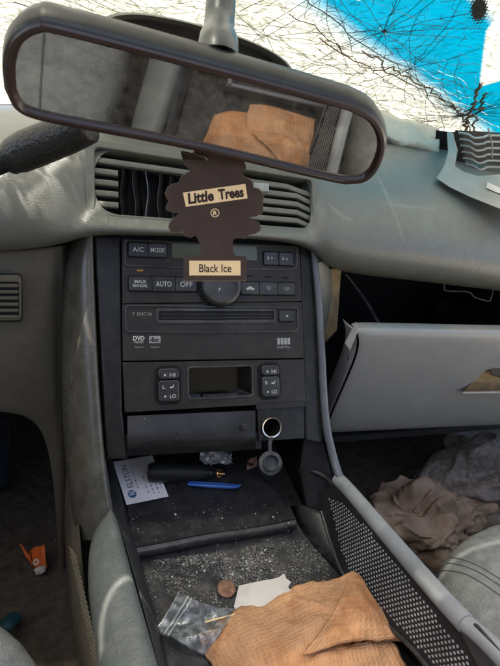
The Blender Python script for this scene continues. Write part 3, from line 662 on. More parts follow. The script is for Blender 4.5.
# heated seat switch section
H1b = H1 - .0004
s0, t0, s1, t1 = R4(188.5, 367, 252, 397, H1b); pin = rrect(s0, t0, s1, t1, .003)
ringplate('switch_faceplate', [L(303, 359.2), L(122.5, 362.4), L(124.5, 412.0), L(305, 402.0)], pin, -.03, H1b, M_face, rad)
def heater(x0, y0, x1, y1, side_):
    s0, t0, s1, t1 = R4(x0, y0, x1, y1, H1b)
    well = plate('switch_well', rrect(s0, t0, s1, t1, .009, 8), .001, H1b + .0012, M_gap, rad, bevel=.0008)
    a, b_ = s0 + .0035, s1 - .0032; c0, c1 = t0 + .0035, t1 - .0035; hh = c1 - c0
    for k in range(2):
        lo, hi = (c0 + hh * .66 + .0004, c1) if k == 0 else (c0, c0 + hh * .66 - .0004)
        o = plate('switch', rrect(a, lo, b_, hi, .0045, 6), .001, H1b + .0062, M_btn, rad, bevel=.0016, seg=3); bt = (o, a, b_, lo, hi, H1b + .0064)
        if k == 0: label(bt, 'HI', .26, .34, .40, .68); glyph(bt, [circ(0, 0, .5)], .32, .40, .0026)
        else:
            label(bt, 'LO', .28, .17, .26, .68); glyph(bt, [circ(0, 0, .45)], .32, .26, .0026)
            label(bt, side_, .12, .16, .70, .26); glyph(bt, [[(-1, -.7), (.4, -.7), (.7, -.3), (1.1, .9), (.8, 1), (.3, -.1), (-.5, .1), (-1, -.2)]], .64, .70, .0024)
heater(154.5, 365, 181.5, 404.5, 'L'); heater(257.5, 362, 280.5, 399.5, 'R')
s0, t0, s1, t1 = R4(187, 365.5, 253.5, 398.5, H1b)
pk = ring('pocket_frame', rrect(s0, t0, s1, t1, .004), rrect(s0 + .0022, t0 + .0022, s1 - .0022, t1 - .0022, .003), .001, H1b + .0012, M_face2, rad)
m = MB(); m.grid([[W(a, b_, H1b - .001) for a, b_ in pin], [W(a * .97, b_ * .99 + .0, H1b - .035) for a, b_ in pin]], close_v=True); m.f.append(tuple(range(len(pin), 2 * len(pin)))); m.build('pocket_lining', M_gloss, rad)
MB().box(W((s0 + s1) / 2, t0 + .003, H1b - .018), EX * .02, EU * .001, EN * .008).build('pocket_dust', M_tray, rad)

# ------------------------------------------------------------------ glove box
gb = thing('glove_box', 'open grey glove box with its door hanging down', 'glove box', (.36, .03, .40))
m = MB()
x0, x1, z0, z1, y0, y1 = .150, .60, .40, .672, .045, .30
fl = [(x0, y0, z0), (x1, y0, z0), (x1, y0, z1), (x0, y0, z1)]; bk = [(x0 + .01, y1, z0 + .03), (x1, y1, z0 + .03), (x1, y1, z1), (x0 + .01, y1, z1)]
m.add(fl + bk, [(4, 5, 6, 7), (0, 1, 5, 4), (3, 2, 6, 7), (0, 3, 7, 4), (1, 2, 6, 5)]); m.build('bin', M_shade, gb, smooth=False)
dcol = []
topY, botY = -.035, .020
left = [(356, 331), (358.5, 342), (356, 355), (350, 370), (343, 386), (335, 404), (328, 420), (324.5, 432)]
rows = []
for i, (lx, ly) in enumerate(left):
    q = i / (len(left) - 1); Y = topY + (botY - topY) * q - .012 * math.sin(q * math.pi) + .004
    row = []
    for t in np.linspace(0, 1, 9):
        px = lx + (610 - lx) * t; pyr = 335 + (419 - 335) * ((ly - 331) / 101); row.append(Yp(px, ly + (pyr - ly) * t, Y))
    rows.append(row)
rows = [[p + (0, .03, -.002) for p in rows[0]], [p + (0, .008, .0015) for p in rows[0]]] + rows + [[p + (0, .012, -.010) for p in rows[-1]], [p + (0, .05, -.014) for p in rows[-1]]]
door = MB().grid(rows).build('door', M_door, gb, sub=2, solid=.0035)
cut_p = [(462, 392.5), (485, 371), (491, 368.5), (600, 366), (600, 390)]
cutter = MB().prism([Yp(*p, .012) for p in cut_p], [Yp(*p, -.06) for p in cut_p]).build('cutter', M_tan, smooth=False)
bmod = door.modifiers.new('cut', 'BOOLEAN'); bmod.object = cutter; bmod.operation = 'DIFFERENCE'; bmod.solver = 'EXACT'
bpy.context.view_layer.update(); _dg = bpy.context.evaluated_depsgraph_get(); _me = bpy.data.meshes.new_from_object(door.evaluated_get(_dg))
door.modifiers.clear(); door.data = _me; bpy.data.objects.remove(cutter); _me.set_sharp_from_angle(angle=math.radians(45))
m = MB(); lp_ = [rw[0] for rw in rows[1:-1]]; m.grid([[p + (-.0005, .001, 0) for p in lp_], [p + (-.004, .012, 0) for p in lp_], [p + (-.003, .03, 0) for p in lp_]]); m.build('door_edge', M_door, door, solid=.002, sub=1)
m = MB(); tri = [(344.5, 343), (356, 321.5), (358, 331), (350, 351)]; m.prism([Yp(*p, -.030) for p in tri], [Yp(*p, -.034) for p in tri]); m.build('door_tab', M_trim, door, bevel=.0008)
m = MB(); tri = [(347, 358), (357, 338), (357, 352), (350, 372)]; m.prism([Yp(*p, -.014) for p in tri], [Yp(*p, -.010) for p in tri]); m.build('hinge_arm', M_shade, door)
# handle recess
dY = -.0165
rec = [(462, 392.5), (485, 371), (491, 368.5), (600, 366), (600, 390)]
fr3 = [Yp(*p, dY + .002) for p in rec]; bk3 = [Yp(p[0] * .96 + 22, p[1] * .9 + 36, dY + .022) for p in rec]
m = MB(); m.grid([fr3, bk3], close_v=True); m.add(bk3, [tuple(range(5))]); hd = m.build('handle_recess', M_tan, door, smooth=False)
MB().tube([Yp(462, 392.8, dY - .001), Yp(520, 391.8, dY - .001), Yp(600, 390.2, dY - .001)], .002, 10).build('handle_lip', M_trim, hd)
MB().prism([Yp(*p, dY + .012) for p in ((488, 367), (600, 362), (600, 376), (500, 378), (491, 375))], [Yp(*p, dY + .003) for p in ((488, 367), (600, 362), (600, 376), (500, 378), (491, 375))]).build('latch_pull', M_shade, hd, bevel=.001)
# strap, striker, label flap inside
MB().tube(catmull([Yp(345, 274, .10), Yp(358, 290, .09), Yp(370, 308, .06), Yp(382, 330, .02)], 6), .0022, 8).build('strap', M_cap, gb)
MB().tube(catmull([Yp(444, 279, .08), Yp(444, 289, .08), Yp(447, 291, .08), Yp(468, 292, .078), Yp(474, 297, .078), Yp(488, 301, .078), Yp(491, 297, .08), Yp(494, 284, .08)], 5), .0014, 8).build('striker', M_cap, gb)
m = MB(); q_ = [(440, 300), (468, 303), (476, 320), (432, 320)]; m.prism([Yp(*p, .25) for p in q_], [Yp(*p, .247) for p in q_]); m.build('inner_flap', M_bez, gb)
# pale rounded cheek of the dash beside the glove box
m = MB(); rows = []
for py in (262, 285, 305, 325, 345):
    wv = {262: 332, 285: 333, 305: 331.5, 325: 328, 345: 322}[py]
    rows.append([Yp(wv - 18, py, .03), Yp(wv - 8, py, .036), Yp(wv - 2, py, .048), Yp(wv, py, .064), Yp(wv - 1, py, .10)])
m.grid(rows).build('dash_cheek', M_pad, dash, sub=2)
m = MB(); q_ = [(330, 268), (341, 270), (337, 330), (323, 345)]; m.prism([Yp(*p, .07) for p in q_], [Yp(*p, .064) for p in q_]); m.build('cheek_return', M_tan, dash)
# under-dash trim behind the glove door
m = MB(); m.box((.45, .2, .39), (.30, 0, 0), (0, .16, 0), (0, 0, .006)); m.build('under_tray', M_shade, dash)

# ------------------------------------------------------------------ displaced vent trim and airbag at the passenger end
vt = thing('vent_trim', 'loose pale vent trim lying on dashboard under broken windscreen', 'trim', tuple(Yp(470, 200, .18)))
vo_ = [(447, 132), (453, 132), (457, 150), (455, 166), (464, 172), (478, 176), (505, 174), (540, 176), (540, 224), (500, 209), (470, 197), (449, 187), (436, 178), (444, 166), (448, 152)]
def vy(p): return .112 - (p[1] - 180) * .0026
MB().prism([Yp(*p, vy(p) + .006) for p in vo_], [Yp(*p, vy(p)) for p in vo_]).build('frame', M_trim, vt, bevel=.002, seg=3)
for k in range(7):
    y = 133 + k * 6.3; pts = [Yp(459 + k * 1.1, y, .23), Yp(468 + k, y + 1.5, .215), Yp(474 + k, y + 5, .21), Yp(484, y + 4.2, .21), Yp(492, y + 2.5, .212), Yp(540, y + 5, .215)]
    MB().tube(catmull(pts, 5), .0026, 8, flat=.7).build('slat', M_trims, vt)
MB().tube(catmull([Yp(488, 128, .20), Yp(492, 145, .20), Yp(492, 158, .2)], 4), .0012, 6).build('wire', M_trim, vt)
q_ = [(452, 132), (462, 131), (466, 168), (455, 168), (458, 150)]; MB().prism([Yp(*p, .235) for p in q_], [Yp(*p, .245) for p in q_]).build('gap_dark_sheet', M_gap, vt)  # black sheet standing in for the shade inside the gap
q_ = [(455, 130), (560, 136), (560, 182), (462, 176)]; MB().prism([Yp(*p, .25) for p in q_], [Yp(*p, .255) for p in q_]).build('backing', M_bez, vt)
q_ = [(487, 182), (505, 190), (505, 196), (486, 188)]; MB().prism([Yp(*p, vy(p) - .002) for p in q_], [Yp(*p, vy(p) - .005) for p in q_]).build('clip', M_paper, vt, bevel=.001)
cps = [[Yp(352 + i * 14.5, y0 + i * 4.5 + (3 if i % 2 else -2) * (j == 1), Y) for i in range(7)] for j, (y0, Y) in enumerate(((100, .42), (108, .33), (122, .28), (131, .29), (134, .36)))]
rows = patch(cps, 6, 6); rows = [[p + np.array([0, 0, .006 * fbm(tuple(p), 22, 3)]) for p in rw] for rw in rows]
tag(MB().grid(rows).build('airbag', M_airbag, solid=.001), 'crumpled white airbag fabric squeezed between dashboard and windscreen', 'airbag')
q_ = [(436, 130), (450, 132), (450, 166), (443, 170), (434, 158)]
MB().prism([Yp(*p, .30) for p in q_], [Yp(*p, .31) for p in q_]).build('gap_shade_sheet', M_gap, vt)  # dark sheet: shade between airbag and trim put into colour

# ------------------------------------------------------------------ rear-view mirror
MC = D(195, 100, .30); _mp = D(258, 137, .29); MN = nz(nz(CAM - _mp) + nz(np.array([.046, -.322, .42]) - _mp))   # turned so that it shows the tray
def MP(px, py, h=0): return plane(px, py, MC + MN * h, MN)
mir = thing('rear_view_mirror', 'dusty rear view mirror on a bent grey stem reflecting the console', 'mirror', tuple(MC))
out = [(4, 88), (2, 62), (6, 40), (16, 26), (34, 17), (60, 19), (200, 56), (330, 92), (360, 102), (377, 113), (386, 130), (386, 148), (378, 168), (366, 179), (350, 182), (325, 179), (200, 150), (80, 127), (34, 117), (14, 106)]
out = [tuple(p) for p in catmull(out + [out[0]], 4)[:-1]]
o3 = [MP(*p) for p in out]; cen = sum(o3) / len(o3)
def shrink(pts, d, h):
    n_ = len(pts); res = []
    for i, p in enumerate(pts):
        t = nz(pts[(i + 1) % n_] - pts[i - 1]); nn = np.cross(t, MN); nn = nn if nn @ (cen - p) > 0 else -nn; res.append(p + nn * d + MN * h)
    return res
back = shrink(o3, -.000, -.006)
hrows = [shrink(o3, .007, .0005), shrink(o3, .0062, .003), shrink(o3, .004, .0042), shrink(o3, .0012, .0030), shrink(o3, 0, 0), shrink(o3, -.0008, -.006), shrink(o3, .001, -.014), shrink(o3, .007, -.022), shrink(o3, .017, -.028)]
m = MB().grid(hrows, close_v=True); m.f.append(tuple(range(8 * len(o3), 9 * len(o3)))); hs_ = m.build('housing', M_mh, mir)
hs_.data.set_sharp_from_angle(angle=math.radians(80))
rim = MB().grid([shrink(o3, .0072, .0008), shrink(o3, .0064, .0036), shrink(o3, .0048, .0048), shrink(o3, .0026, .0046), shrink(o3, .0016, .0034)], close_v=True).build('rim', M_rim, mir)
gp = shrink(o3, .0066, .0012); MB().add(gp + [cen + MN * .0012], [(i, (i + 1) % len(gp), len(gp)) for i in range(len(gp))]).build('glass', mg, mir, smooth=False)
st = [MP(217, 72, -.022), MP(218, 52, -.022), D(219, 30, .335), D(221, 0, .345), D(224, -40, .36), D(228, -120, .37)]
st = catmull(st, 6); MB().tube(st, [.0125 if i < 10 else .0105 for i in range(len(st))], 20).build('stem', M_stem, mir)
MB().lathe(MP(217, 60, -.020), st[8] - st[2], [(0, .0), (.0128, .0), (.0132, .004), (.0125, .006)], 24).build('stem_collar', M_mh, mir)
q_ = [(180, 150), (206, 156), (211, 163), (205, 166.5), (183, 161)]; m = MB(); m.prism([MP(*p, -.004) for p in q_], [MP(*p, .0008) for p in q_]); m.build('dip_tab', M_rim, mir, bevel=.0015)

# ------------------------------------------------------------------ tree-shaped air freshener
TC = D(215, 222, .352); th = nz(np.array([CAM[0] - TC[0] + .03, CAM[1] - TC[1], .10])); TN = nz(th)
def TP(px, py, h=0): return plane(px, py, TC + TN * h, TN)
k_ = lambda x, y: (160 + x / 4.545, 150 + y / 4.545)
prof = [(100, 52), (112, 70), (140, 95), (122, 106), (98, 122), (86, 150), (58, 156), (36, 172), (25, 200), (32, 218), (41, 236), (30, 258), (31, 274), (48, 283), (88, 290), (66, 306), (44, 332), (40, 352), (48, 371), (74, 378), (104, 368), (114, 390), (138, 400), (164, 389), (176, 412), (188, 440), (184, 468), (174, 481), (118, 482), (109, 492), (108, 588), (112, 593), (386, 593), (391, 588), (392, 490), (386, 483), (342, 482), (329, 450), (331, 410), (346, 398), (366, 402), (388, 403), (400, 386), (430, 381), (452, 368), (458, 350), (446, 328), (405, 306), (436, 302), (462, 290), (468, 276), (463, 242), (471, 214), (460, 190), (446, 176), (424, 171), (419, 146), (404, 130), (382, 124), (372, 106), (392, 82), (380, 50), (330, 10), (300, -40), (260, -110), (235, -110), (190, -30), (150, 15)]
pr = [k_(*p) for p in prof]
tree = thing('air_freshener', 'dark brown tree shaped cardboard air freshener hanging under mirror', 'air freshener', tuple(TP(215, 281)))
m = MB().prism([TP(*p, -.0007) for p in pr], [TP(*p, .0007) for p in pr]); m.build('card', M_card, tree, smooth=False)
m = MB(); n_ = len(pr); m.grid([[TP(*p, -.00072) + (TP(*p) - TC) * .002 for p in pr], [TP(*p, -.0004) + (TP(*p) - TC) * .014 for p in pr]], close_v=True); m.build('card_edge', M_edge, tree, smooth=False)
def tquad(nm, pts, h, mt): return MB().prism([TP(*k_(*p), .0004) for p in pts], [TP(*k_(*p), h) for p in pts]).build(nm, mt, tree, smooth=False)
tquad('label', [(104, 194), (388, 154), (398, 220), (118, 258)], .0009, M_cream)
tquad('label', [(133, 503), (366, 503), (366, 570), (133, 570)], .0009, M_cream)
def ttext(body, a, b_, c_, **kk): return text(body, TP(*k_(*a), .0011), TP(*k_(*b_), .0011), TP(*k_(*c_), .0011), M_dkink, tree, **kk)
ttext('Little', (130, 248), (246, 231), (126, 197), bold=.038); ttext('Trees', (268, 228), (382, 214), (263, 179), bold=.038)
ttext('Black Ice', (178, 556), (324, 556), (178, 519), bold=.008)
m = MB(); cr = circ(0, 0, 1, 24)
m.grid([[TP(*k_(250 + 20 * x, 286 + 20 * y), .0010) for x, y in cr], [TP(*k_(250 + 16.5 * x, 286 + 16.5 * y), .0010) for x, y in cr]], close_v=True); m.build('printed_ring', M_cream, tree, smooth=False)
text('R', TP(*k_(242, 297), .0010), TP(*k_(260, 297), .0010), TP(*k_(242, 276), .0010), M_cream, tree, bold=.02)
MB().tube([TP(*k_(247, -95), .001), D(213, 120, .345), MP(216, 64, -.026)], .0004, 6).build('cord', M_paper, tree)

# ------------------------------------------------------------------ column gear lever
lv = thing('gear_lever', 'black textured column gear lever behind the mirror', 'gear lever', tuple(D(-20, 175, .40)))
pts = [D(-60, 190, .42), D(-20, 172, .41), D(6, 161, .405), D(14, 158, .403)]
MB().tube(catmull(pts, 5), .0085, 16).build('shaft', M_shade, lv)
pts = catmull([D(8, 160, .404), D(15, 156.5, .402), D(28, 150, .40), D(48, 142, .395), D(68, 134, .39), D(84, 127, .386), D(92, 123, .384)], 6)
rd = np.interp(np.linspace(0, 1, len(pts)), [0, .08, .2, .35, .65, .9, .97, 1], [.010, .0145, .0178, .0190, .0182, .0165, .0120, .004])
MB().tube(pts, list(rd), 28, flat=.82).build('knob', M_shift, lv)
MB().lathe(D(12, 158.5, .403), D(30, 150, .4) - D(8, 160, .404), [(.0, -.004), (.0115, -.004), (.0125, -.002), (.0125, .003), (.011, .004)], 28).build('collar', M_bez, lv)

# ------------------------------------------------------------------ seats
def superbox(c, hx, hy, hz, e=3.2, n1=40, n2=56):
    rows = []
    sg = lambda v, p: math.copysign(abs(v) ** p, v)
    for i in range(n1 + 1):
        a = -math.pi / 2 + math.pi * i / n1; row = []
        for j in range(n2):
            b_ = 2 * math.pi * j / n2
            row.append(np.array(c) + np.array([hx * sg(math.cos(a), 2 / 2.6) * sg(math.cos(b_), 2 / e), hy * sg(math.cos(a), 2 / 2.6) * sg(math.sin(b_), 2 / e), hz * sg(math.sin(a), 2 / 2.6)]))
        rows.append(row)
    return MB().grid(rows, close_v=True)
def bvh(mb): return BVHTree.FromPolygons(mb.v, mb.f)
def hit(tree_, px, py, off=.001):
    d = ray(px, py); loc, nn, _, _ = tree_.ray_cast(Vector(CAM), Vector(d).normalized())
    return None if loc is None else np.array(loc) + np.array(nn) * 0 - nz(d) * off
def seat(nm, label_, c, hx, hy, hz):
    t_ = thing(nm, label_, 'seat', (c[0], c[1], FL)); mb = superbox(c, hx, hy, hz)
    mb.v = [tuple(np.array(v) + .004 * fbm(v, 9, 3) * np.array([.3, .3, 1])) for v in mb.v]
    mb.build('cushion', M_seat, t_)
    MB().box((c[0], c[1] - .05, FL + .06), (hx * .75, 0, 0), (0, hy * .75, 0), (0, 0, .06)).build('seat_base', M_shade, t_, bevel=.01)
    return t_, bvh(mb)
sp, spb = seat('passenger_seat', 'worn grey cloth passenger seat cushion with stitched seams', (.485, -.435, .345), .265, .30, .085)
sd, sdb = seat('driver_seat', 'pale grey cloth corner of the driver seat', (-.425, -.455, .368), .285, .315, .096)
for pth in ([(423, 566), (440, 558), (460, 559), (480, 567), (505, 582)], [(421, 571), (440, 563.5), (460, 565), (480, 573), (505, 589)], [(424, 577), (440, 571), (462, 573), (482, 583), (505, 599)]):
    P_ = [hit(spb, *p, 0) for p in [tuple(q) for q in catmull(pth, 6)]]; P_ = [p for p in P_ if p is not None]
    if len(P_) > 2: MB().tube(P_, .0009, 6).build('seam', M_seam, sp)
for x_ in (-.30, -.245):
    P_ = []
    for y_ in np.linspace(-.155, -.755, 30):
        loc, nn, _, _ = sdb.ray_cast(Vector((x_, y_, 1)), Vector((0, 0, -1)))
        if loc: P_.append(np.array(loc) + (0, 0, .0004))
    MB().tube(P_, .0014, 6).build('seam', M_seam, sd)

# ------------------------------------------------------------------ things in the tray
def lay(px, py, z): return Zp(px, py, z)
# business card leaning on the mat
bc = thing('business_card', 'white business card lying on the black mat beside the charger', 'card', tuple(Zp(140, 485, MZ)))
c00, c10, c01 = Zp(126.5, 505, MZ + .004), Zp(168.5, 496.5, MZ + .003), Zp(113, 462, MZ + .014)      # BL, BR, TL
cn = nz(np.cross(c10 - c00, c01 - c00)); cn = cn if cn[2] > 0 else -cn
def BC(a, b_, h=0): return c00 + (c10 - c00) * a + (c01 - c00) * b_ + cn * h
m = MB(); m.prism([BC(*p, 0) for p in ((0, 0), (1, 0), (1, 1), (0, 1))], [BC(*p, .0004) for p in ((0, 0), (1, 0), (1, 1), (0, 1))]); m.build('card_stock', M_cardw, bc, smooth=False)
def bct(body, a0, b0, a1, b1, mt, **kk): return text(body, BC(a0, b0, .0006), BC(a0, b1, .0006), BC(a1, b0, .0006), mt, bc, **kk)
bct('ELSTON', .29, .34, .14, .88, M_txt, bold=.018)
for k, (s_, a, b0, b1) in enumerate((('MOTORS  SERVICE', .36, .30, .80), ('name of manager', .56, .15, .55), ('000 000 0000', .68, .12, .66), ('office line street', .80, .10, .70), ('www address', .90, .22, .62))):
    m = MB(); nn = 7
    for q in range(nn):
        u0 = b0 + (b1 - b0) * (q + .08) / nn; u1 = b0 + (b1 - b0) * (q + .35 + .5 * random.random()) / nn
        m.add([BC(a, u0, .0006), BC(a, u1, .0006), BC(a + .035, u1, .0006), BC(a + .035, u0, .0006)], [(0, 1, 2, 3)])
    m.build('print_line', M_txt, bc, smooth=False)
m = MB(); m.add([BC(.20 + .10 * x, .2 + .085 * y, .0006) for x, y in circ(0, 0, 1, 20)], [tuple(range(20))]); m.build('logo', M_blueink, bc, smooth=False)
m = MB(); 
for yy in (-.3, .05, .4): m.add([BC(.20 + dx, .2 + .085 * (yy + dy), .0007) for dx, dy in ((-.07, 0), (.07, .1), (.07, .25), (-.07, .15))], [(0, 1, 2, 3)])
m.build('logo_stripe', M_cardw, bc, smooth=False)
# charger plug
ch = thing('car_charger', 'black car charger plug with brass tip lying by blue pen', 'charger', tuple(Zp(190, 480, MZ)))
ax = [Zp(148, 472, MZ + .022), Zp(178, 472, MZ + .02), Zp(206, 472.5, MZ + .017)]
MB().tube(catmull(ax, 6), list(np.interp(np.linspace(0, 1, 13), [0, .05, .5, .52, .95, 1], [.010, .0128, .0128, .0115, .0105, .008])), 20).build('body', M_shade, ch)
bx_ = catmull([Zp(205, 472.5, MZ + .017), Zp(216, 473, MZ + .015)], 6); MB().tube(bx_, [.0085, .0085, .0075, .0085, .0072, .006, .0045], 16).build('collar', M_bez, ch)
MB().tube([Zp(215, 473, MZ + .015), Zp(218, 473.4, MZ + .0145), Zp(219, 473.5, MZ + .0145), Zp(221.5, 473.7, MZ + .014), Zp(225, 474, MZ + .0138)], [.0042, .0046, .0028, .0028, .0012], 12).build('tip', M_gold, ch)
for s_ in (-1, 1): MB().tube([Zp(217, 473.2 + s_ * 3, MZ + .0146), Zp(221, 473.5 + s_ * 3.6, MZ + .0143)], .0011, 8).build('contact', M_gold, ch)
pn = thing('pen', 'bright blue pen cap on the black rubber mat', 'pen', tuple(Zp(214, 486, MZ)))
MB().tube([Zp(187.5, 483.5, MZ + .007), Zp(190, 483.6, MZ + .007), Zp(205, 484.6, MZ + .007), Zp(232, 486.3, MZ + .006), Zp(238, 486, MZ + .006), Zp(241, 484.6, MZ + .007)], [.0022, .0036, .0042, .0040, .0028, .0010], 14, flat=.7).build('barrel', M_pen, pn)
MB().tube([Zp(191, 482, MZ + .0115), Zp(215, 483.3, MZ + .0118), Zp(230, 484.6, MZ + .0105)], .0010, 8).build('clip', M_pen, pn)
# foil, scrap, wire
rows = patch([[Zp(200 + 8 * i, 462 - 5 * j + 2 * ((i + j) % 2), MZ + .012 + .008 * ((i * 3 + j) % 3)) for i in range(5)] for j in range(4)], 5, 5)
rows = [[p + np.array([random.gauss(0, .0009), random.gauss(0, .0009), .006 * fbm(tuple(p), 130, 3) + random.gauss(0, .0008)]) for p in rw] for rw in rows]
tag(MB().grid(rows).build('foil_wrapper', M_foil, smooth=False), 'small crumpled silver foil wrapper at back of the tray', 'wrapper')
rows = patch([[Zp(247 + 5 * i, 470 - 5 * j - 2 * i, MZ + .010 + .004 * ((i + j) % 2)) for i in range(3)] for j in range(3)], 5, 5)
tag(MB().grid(rows).build('paper_scrap', M_pink, solid=.0006), 'tan paper scrap beside the hanging socket cap', 'scrap')
wr = catmull([Zp(226, 474, MZ + .012), Zp(236, 467, MZ + .012), Zp(246, 464, MZ + .014), Zp(256, 466, MZ + .01), Zp(262, 474, MZ + .006), Zp(278, 488, MZ + .005), Zp(291, 506, MZ + .005)], 8)
tag(MB().tube(wr, .0016, 8).build('cable', M_shade), 'thin black cable curling along the side of the rubber mat', 'cable')
# coin
TZ = .376
cc = Zp(226.5, 588.5, TZ + .003)
coin = MB().lathe(cc, (0.05, -.12, 1), [(0, -.0009), (.0098, -.0009), (.0102, -.0004), (.0102, .0005), (.0098, .0009), (.0090, .0009), (.0087, .0005), (0, .0005)], 40)
co = thing('coin', 'tarnished copper coin in the dusty tray', 'coin', tuple(cc)); coin.build('disc', M_coin, co)
mm = MB()
for k in range(26):
    a = random.random() * 6.28; rr_ = .006 * math.sqrt(random.random()); mm.lathe(cc + np.array([rr_ * math.cos(a), rr_ * math.sin(a), .0004]), (0, -.1, 1), [(.0010, 0), (.0006, .00035), (0, .0004)], 6)
mm.build('relief', M_coin, co)
# torn white paper
ed = [(236, 612), (234, 606), (239, 585.5), (262, 580.5), (272, 579), (279, 577), (284, 573.5), (286, 578), (291, 582), (288, 587), (292, 592), (287, 597), (290, 603), (280, 612), (262, 618)]
m = MB(); z_ = lambda p: TZ + .006 + .00035 * (p[0] - 236)
m.prism([Zp(*p, z_(p)) for p in ed], [Zp(*p, z_(p) + .0007) for p in ed]); tag(m.build('paper_piece', M_paper, smooth=False), 'torn white paper piece beside the coin', 'paper')
# clear zip bag
zb = thing('plastic_bag', 'small clear plastic zip bag next to the brown paper towel', 'bag', tuple(Zp(190, 630, TZ)))
cps = [[(155, 632), (163, 620), (171, 608), (178.5, 594)], [(172, 639), (180, 626), (188, 614), (196, 602)], [(190, 648), (198, 634), (206, 621), (215, 608)], [(206, 656), (214, 642), (224, 627), (236, 609)]]
rows = patch([[Zp(*p, TZ + .004 + .006 * ((i * 2 + j) % 3)) for j, p in enumerate(rw)] for i, rw in enumerate(cps)], 9, 9)
rows = [[p + np.array([0, 0, .0028 * fbm(tuple(p), 70, 3)]) for p in rw] for rw in rows]
MB().grid(rows).build('film', M_bag, zb)
rows2 = [[p + np.array([0, 0, .0022 + .001 * fbm(tuple(p), 50, 2)]) for p in rw] for rw in rows]; MB().grid(rows2).build('film', M_bag, zb)
zl = rows[5]; MB().tube([p + (0, 0, .003) for p in zl], .0009, 6).build('zip_strip', M_airbag, zb)
zl = rows[7]; MB().tube([p + (0, 0, .003) for p in zl], .0007, 6).build('zip_strip', M_airbag, zb)
for k in (0, -1): MB().tube([p + (0, 0, .0015) for p in rows[k]], .0004, 5).build('weld_seam', M_airbag, zb)
for a_, b_ in (((205, 622), (236, 614)), ((200, 633), (222, 629))): MB().tube([Zp(*a_, TZ + .012), Zp(*b_, TZ + .012)], .0008, 6).build('strip', M_cream, zb)
# brown paper towel, folded
tw = thing('paper_towel', 'crumpled brown embossed paper towel in the front of the tray', 'paper towel', tuple(Zp(300, 630, TZ)))
def sheet(nm, cps, nu, nv, sq, amp=.002, seed=0, par=tw, mt=M_nap):
    rows = patch([[Zp(*p[:2], p[2]) for p in rw] for rw in cps], nu, nv)
    rows = [[p + np.array([.3, .3, 1]) * (amp * 1.5 * fbm((p[0] + seed, p[1], p[2]), 24, 3) + amp * .9 * (.4 - abs(fbm((p[0] * 1.4 + seed + 3, p[1] * .8, p[2]), 40, 2)))) for p in rw] for rw in rows]
    m = MB().grid(rows); R_, C_ = len(rows), len(rows[0])
    lu = np.linalg.norm(rows[R_ // 2][-1] - rows[R_ // 2][0]); lv_ = np.linalg.norm(rows[-1][C_ // 2] - rows[0][C_ // 2])
    m.uv = [(j / (C_ - 1) * lu / sq, i / (R_ - 1) * lv_ / sq) for i in range(R_) for j in range(C_)]
    o = m.build(nm, mt, par, solid=.0004); return o
Q = .0047
sheet('towel_sheet', [
 [(199, 637, .379), (217, 621, .384), (238, 606, .387), (268, 596, .391), (298, 588, .397), (326, 579, .408), (353, 573, .424)],
 [(203, 650, .381), (226, 640, .392), (250, 627, .402), (278, 616, .409), (304, 606, .414), (328, 596, .421), (352, 586, .428)],
 [(214, 668, .383), (238, 660, .396), (262, 650, .408), (286, 641, .418), (308, 632, .423), (330, 622, .426), (352, 610, .428)],
 [(226, 690, .384), (250, 684, .398), (272, 678, .410), (294, 668, .418), (314, 660, .420), (334, 652, .420), (352, 645, .418)],
 [(244, 730, .384), (268, 725, .396), (290, 716, .404), (310, 708, .408), (330, 700, .409), (350, 692, .408), (368, 684, .404)]], 12, 14, Q, .0040)
sheet('folded_flap', [
 [(352, 573, .4275), (355, 574, .4275), (358, 576, .427), (361, 579, .426)],
 [(340, 600, .434), (352, 598, .438), (364, 598, .436), (376, 600, .428)],
 [(326, 624, .434), (346, 620, .441), (370, 617, .438), (394, 620, .424)],
 [(303, 655, .428), (335, 645, .437), (372, 638, .434), (409, 634, .420)],
 [(306, 657, .424), (337, 648, .430), (372, 642, .427), (405, 641, .416)]], 14, 14, Q, .0028, 3)
sheet('under_fold', [
 [(302, 652, .420), (330, 646, .424), (360, 643, .422), (392, 641, .412)],
 [(298, 668, .422), (330, 661, .427), (362, 656, .424), (400, 656, .408)],
 [(300, 692, .418), (335, 684, .422), (370, 678, .418), (412, 678, .400)],
 [(310, 730, .405), (345, 722, .41), (382, 714, .406), (425, 712, .392)]], 14, 14, Q, .0030, 6)
# cup holder ring and dividers farther back in the tray (seen in the mirror)
for cx_c, cy_c in ((.165, -.405), (.075, -.425)):
    MB().lathe((cx_c, cy_c, .3775), (0, 0, 1), [(.040, .0), (.040, .026), (.037, .028), (.034, .025), (.033, .002), (0, .0015)], 40).build('cup_ring', M_slim, con)
MB().box((.10, -.352, .392), (.10, 0, 0), (0, .0035, 0), (0, 0, .015)).build('tray_divider', M_slim, con, bevel=.002)
MB().box((.005, -.42, .394), (.0035, 0, 0), (0, .07, 0), (0, 0, .017)).build('tray_divider', M_slim, con, bevel=.002)
MB().box((-.02, -.39, .385), (.022, 0, 0), (0, .022, 0), (0, 0, .008)).build('switch_block', M_face2, con, bevel=.002)

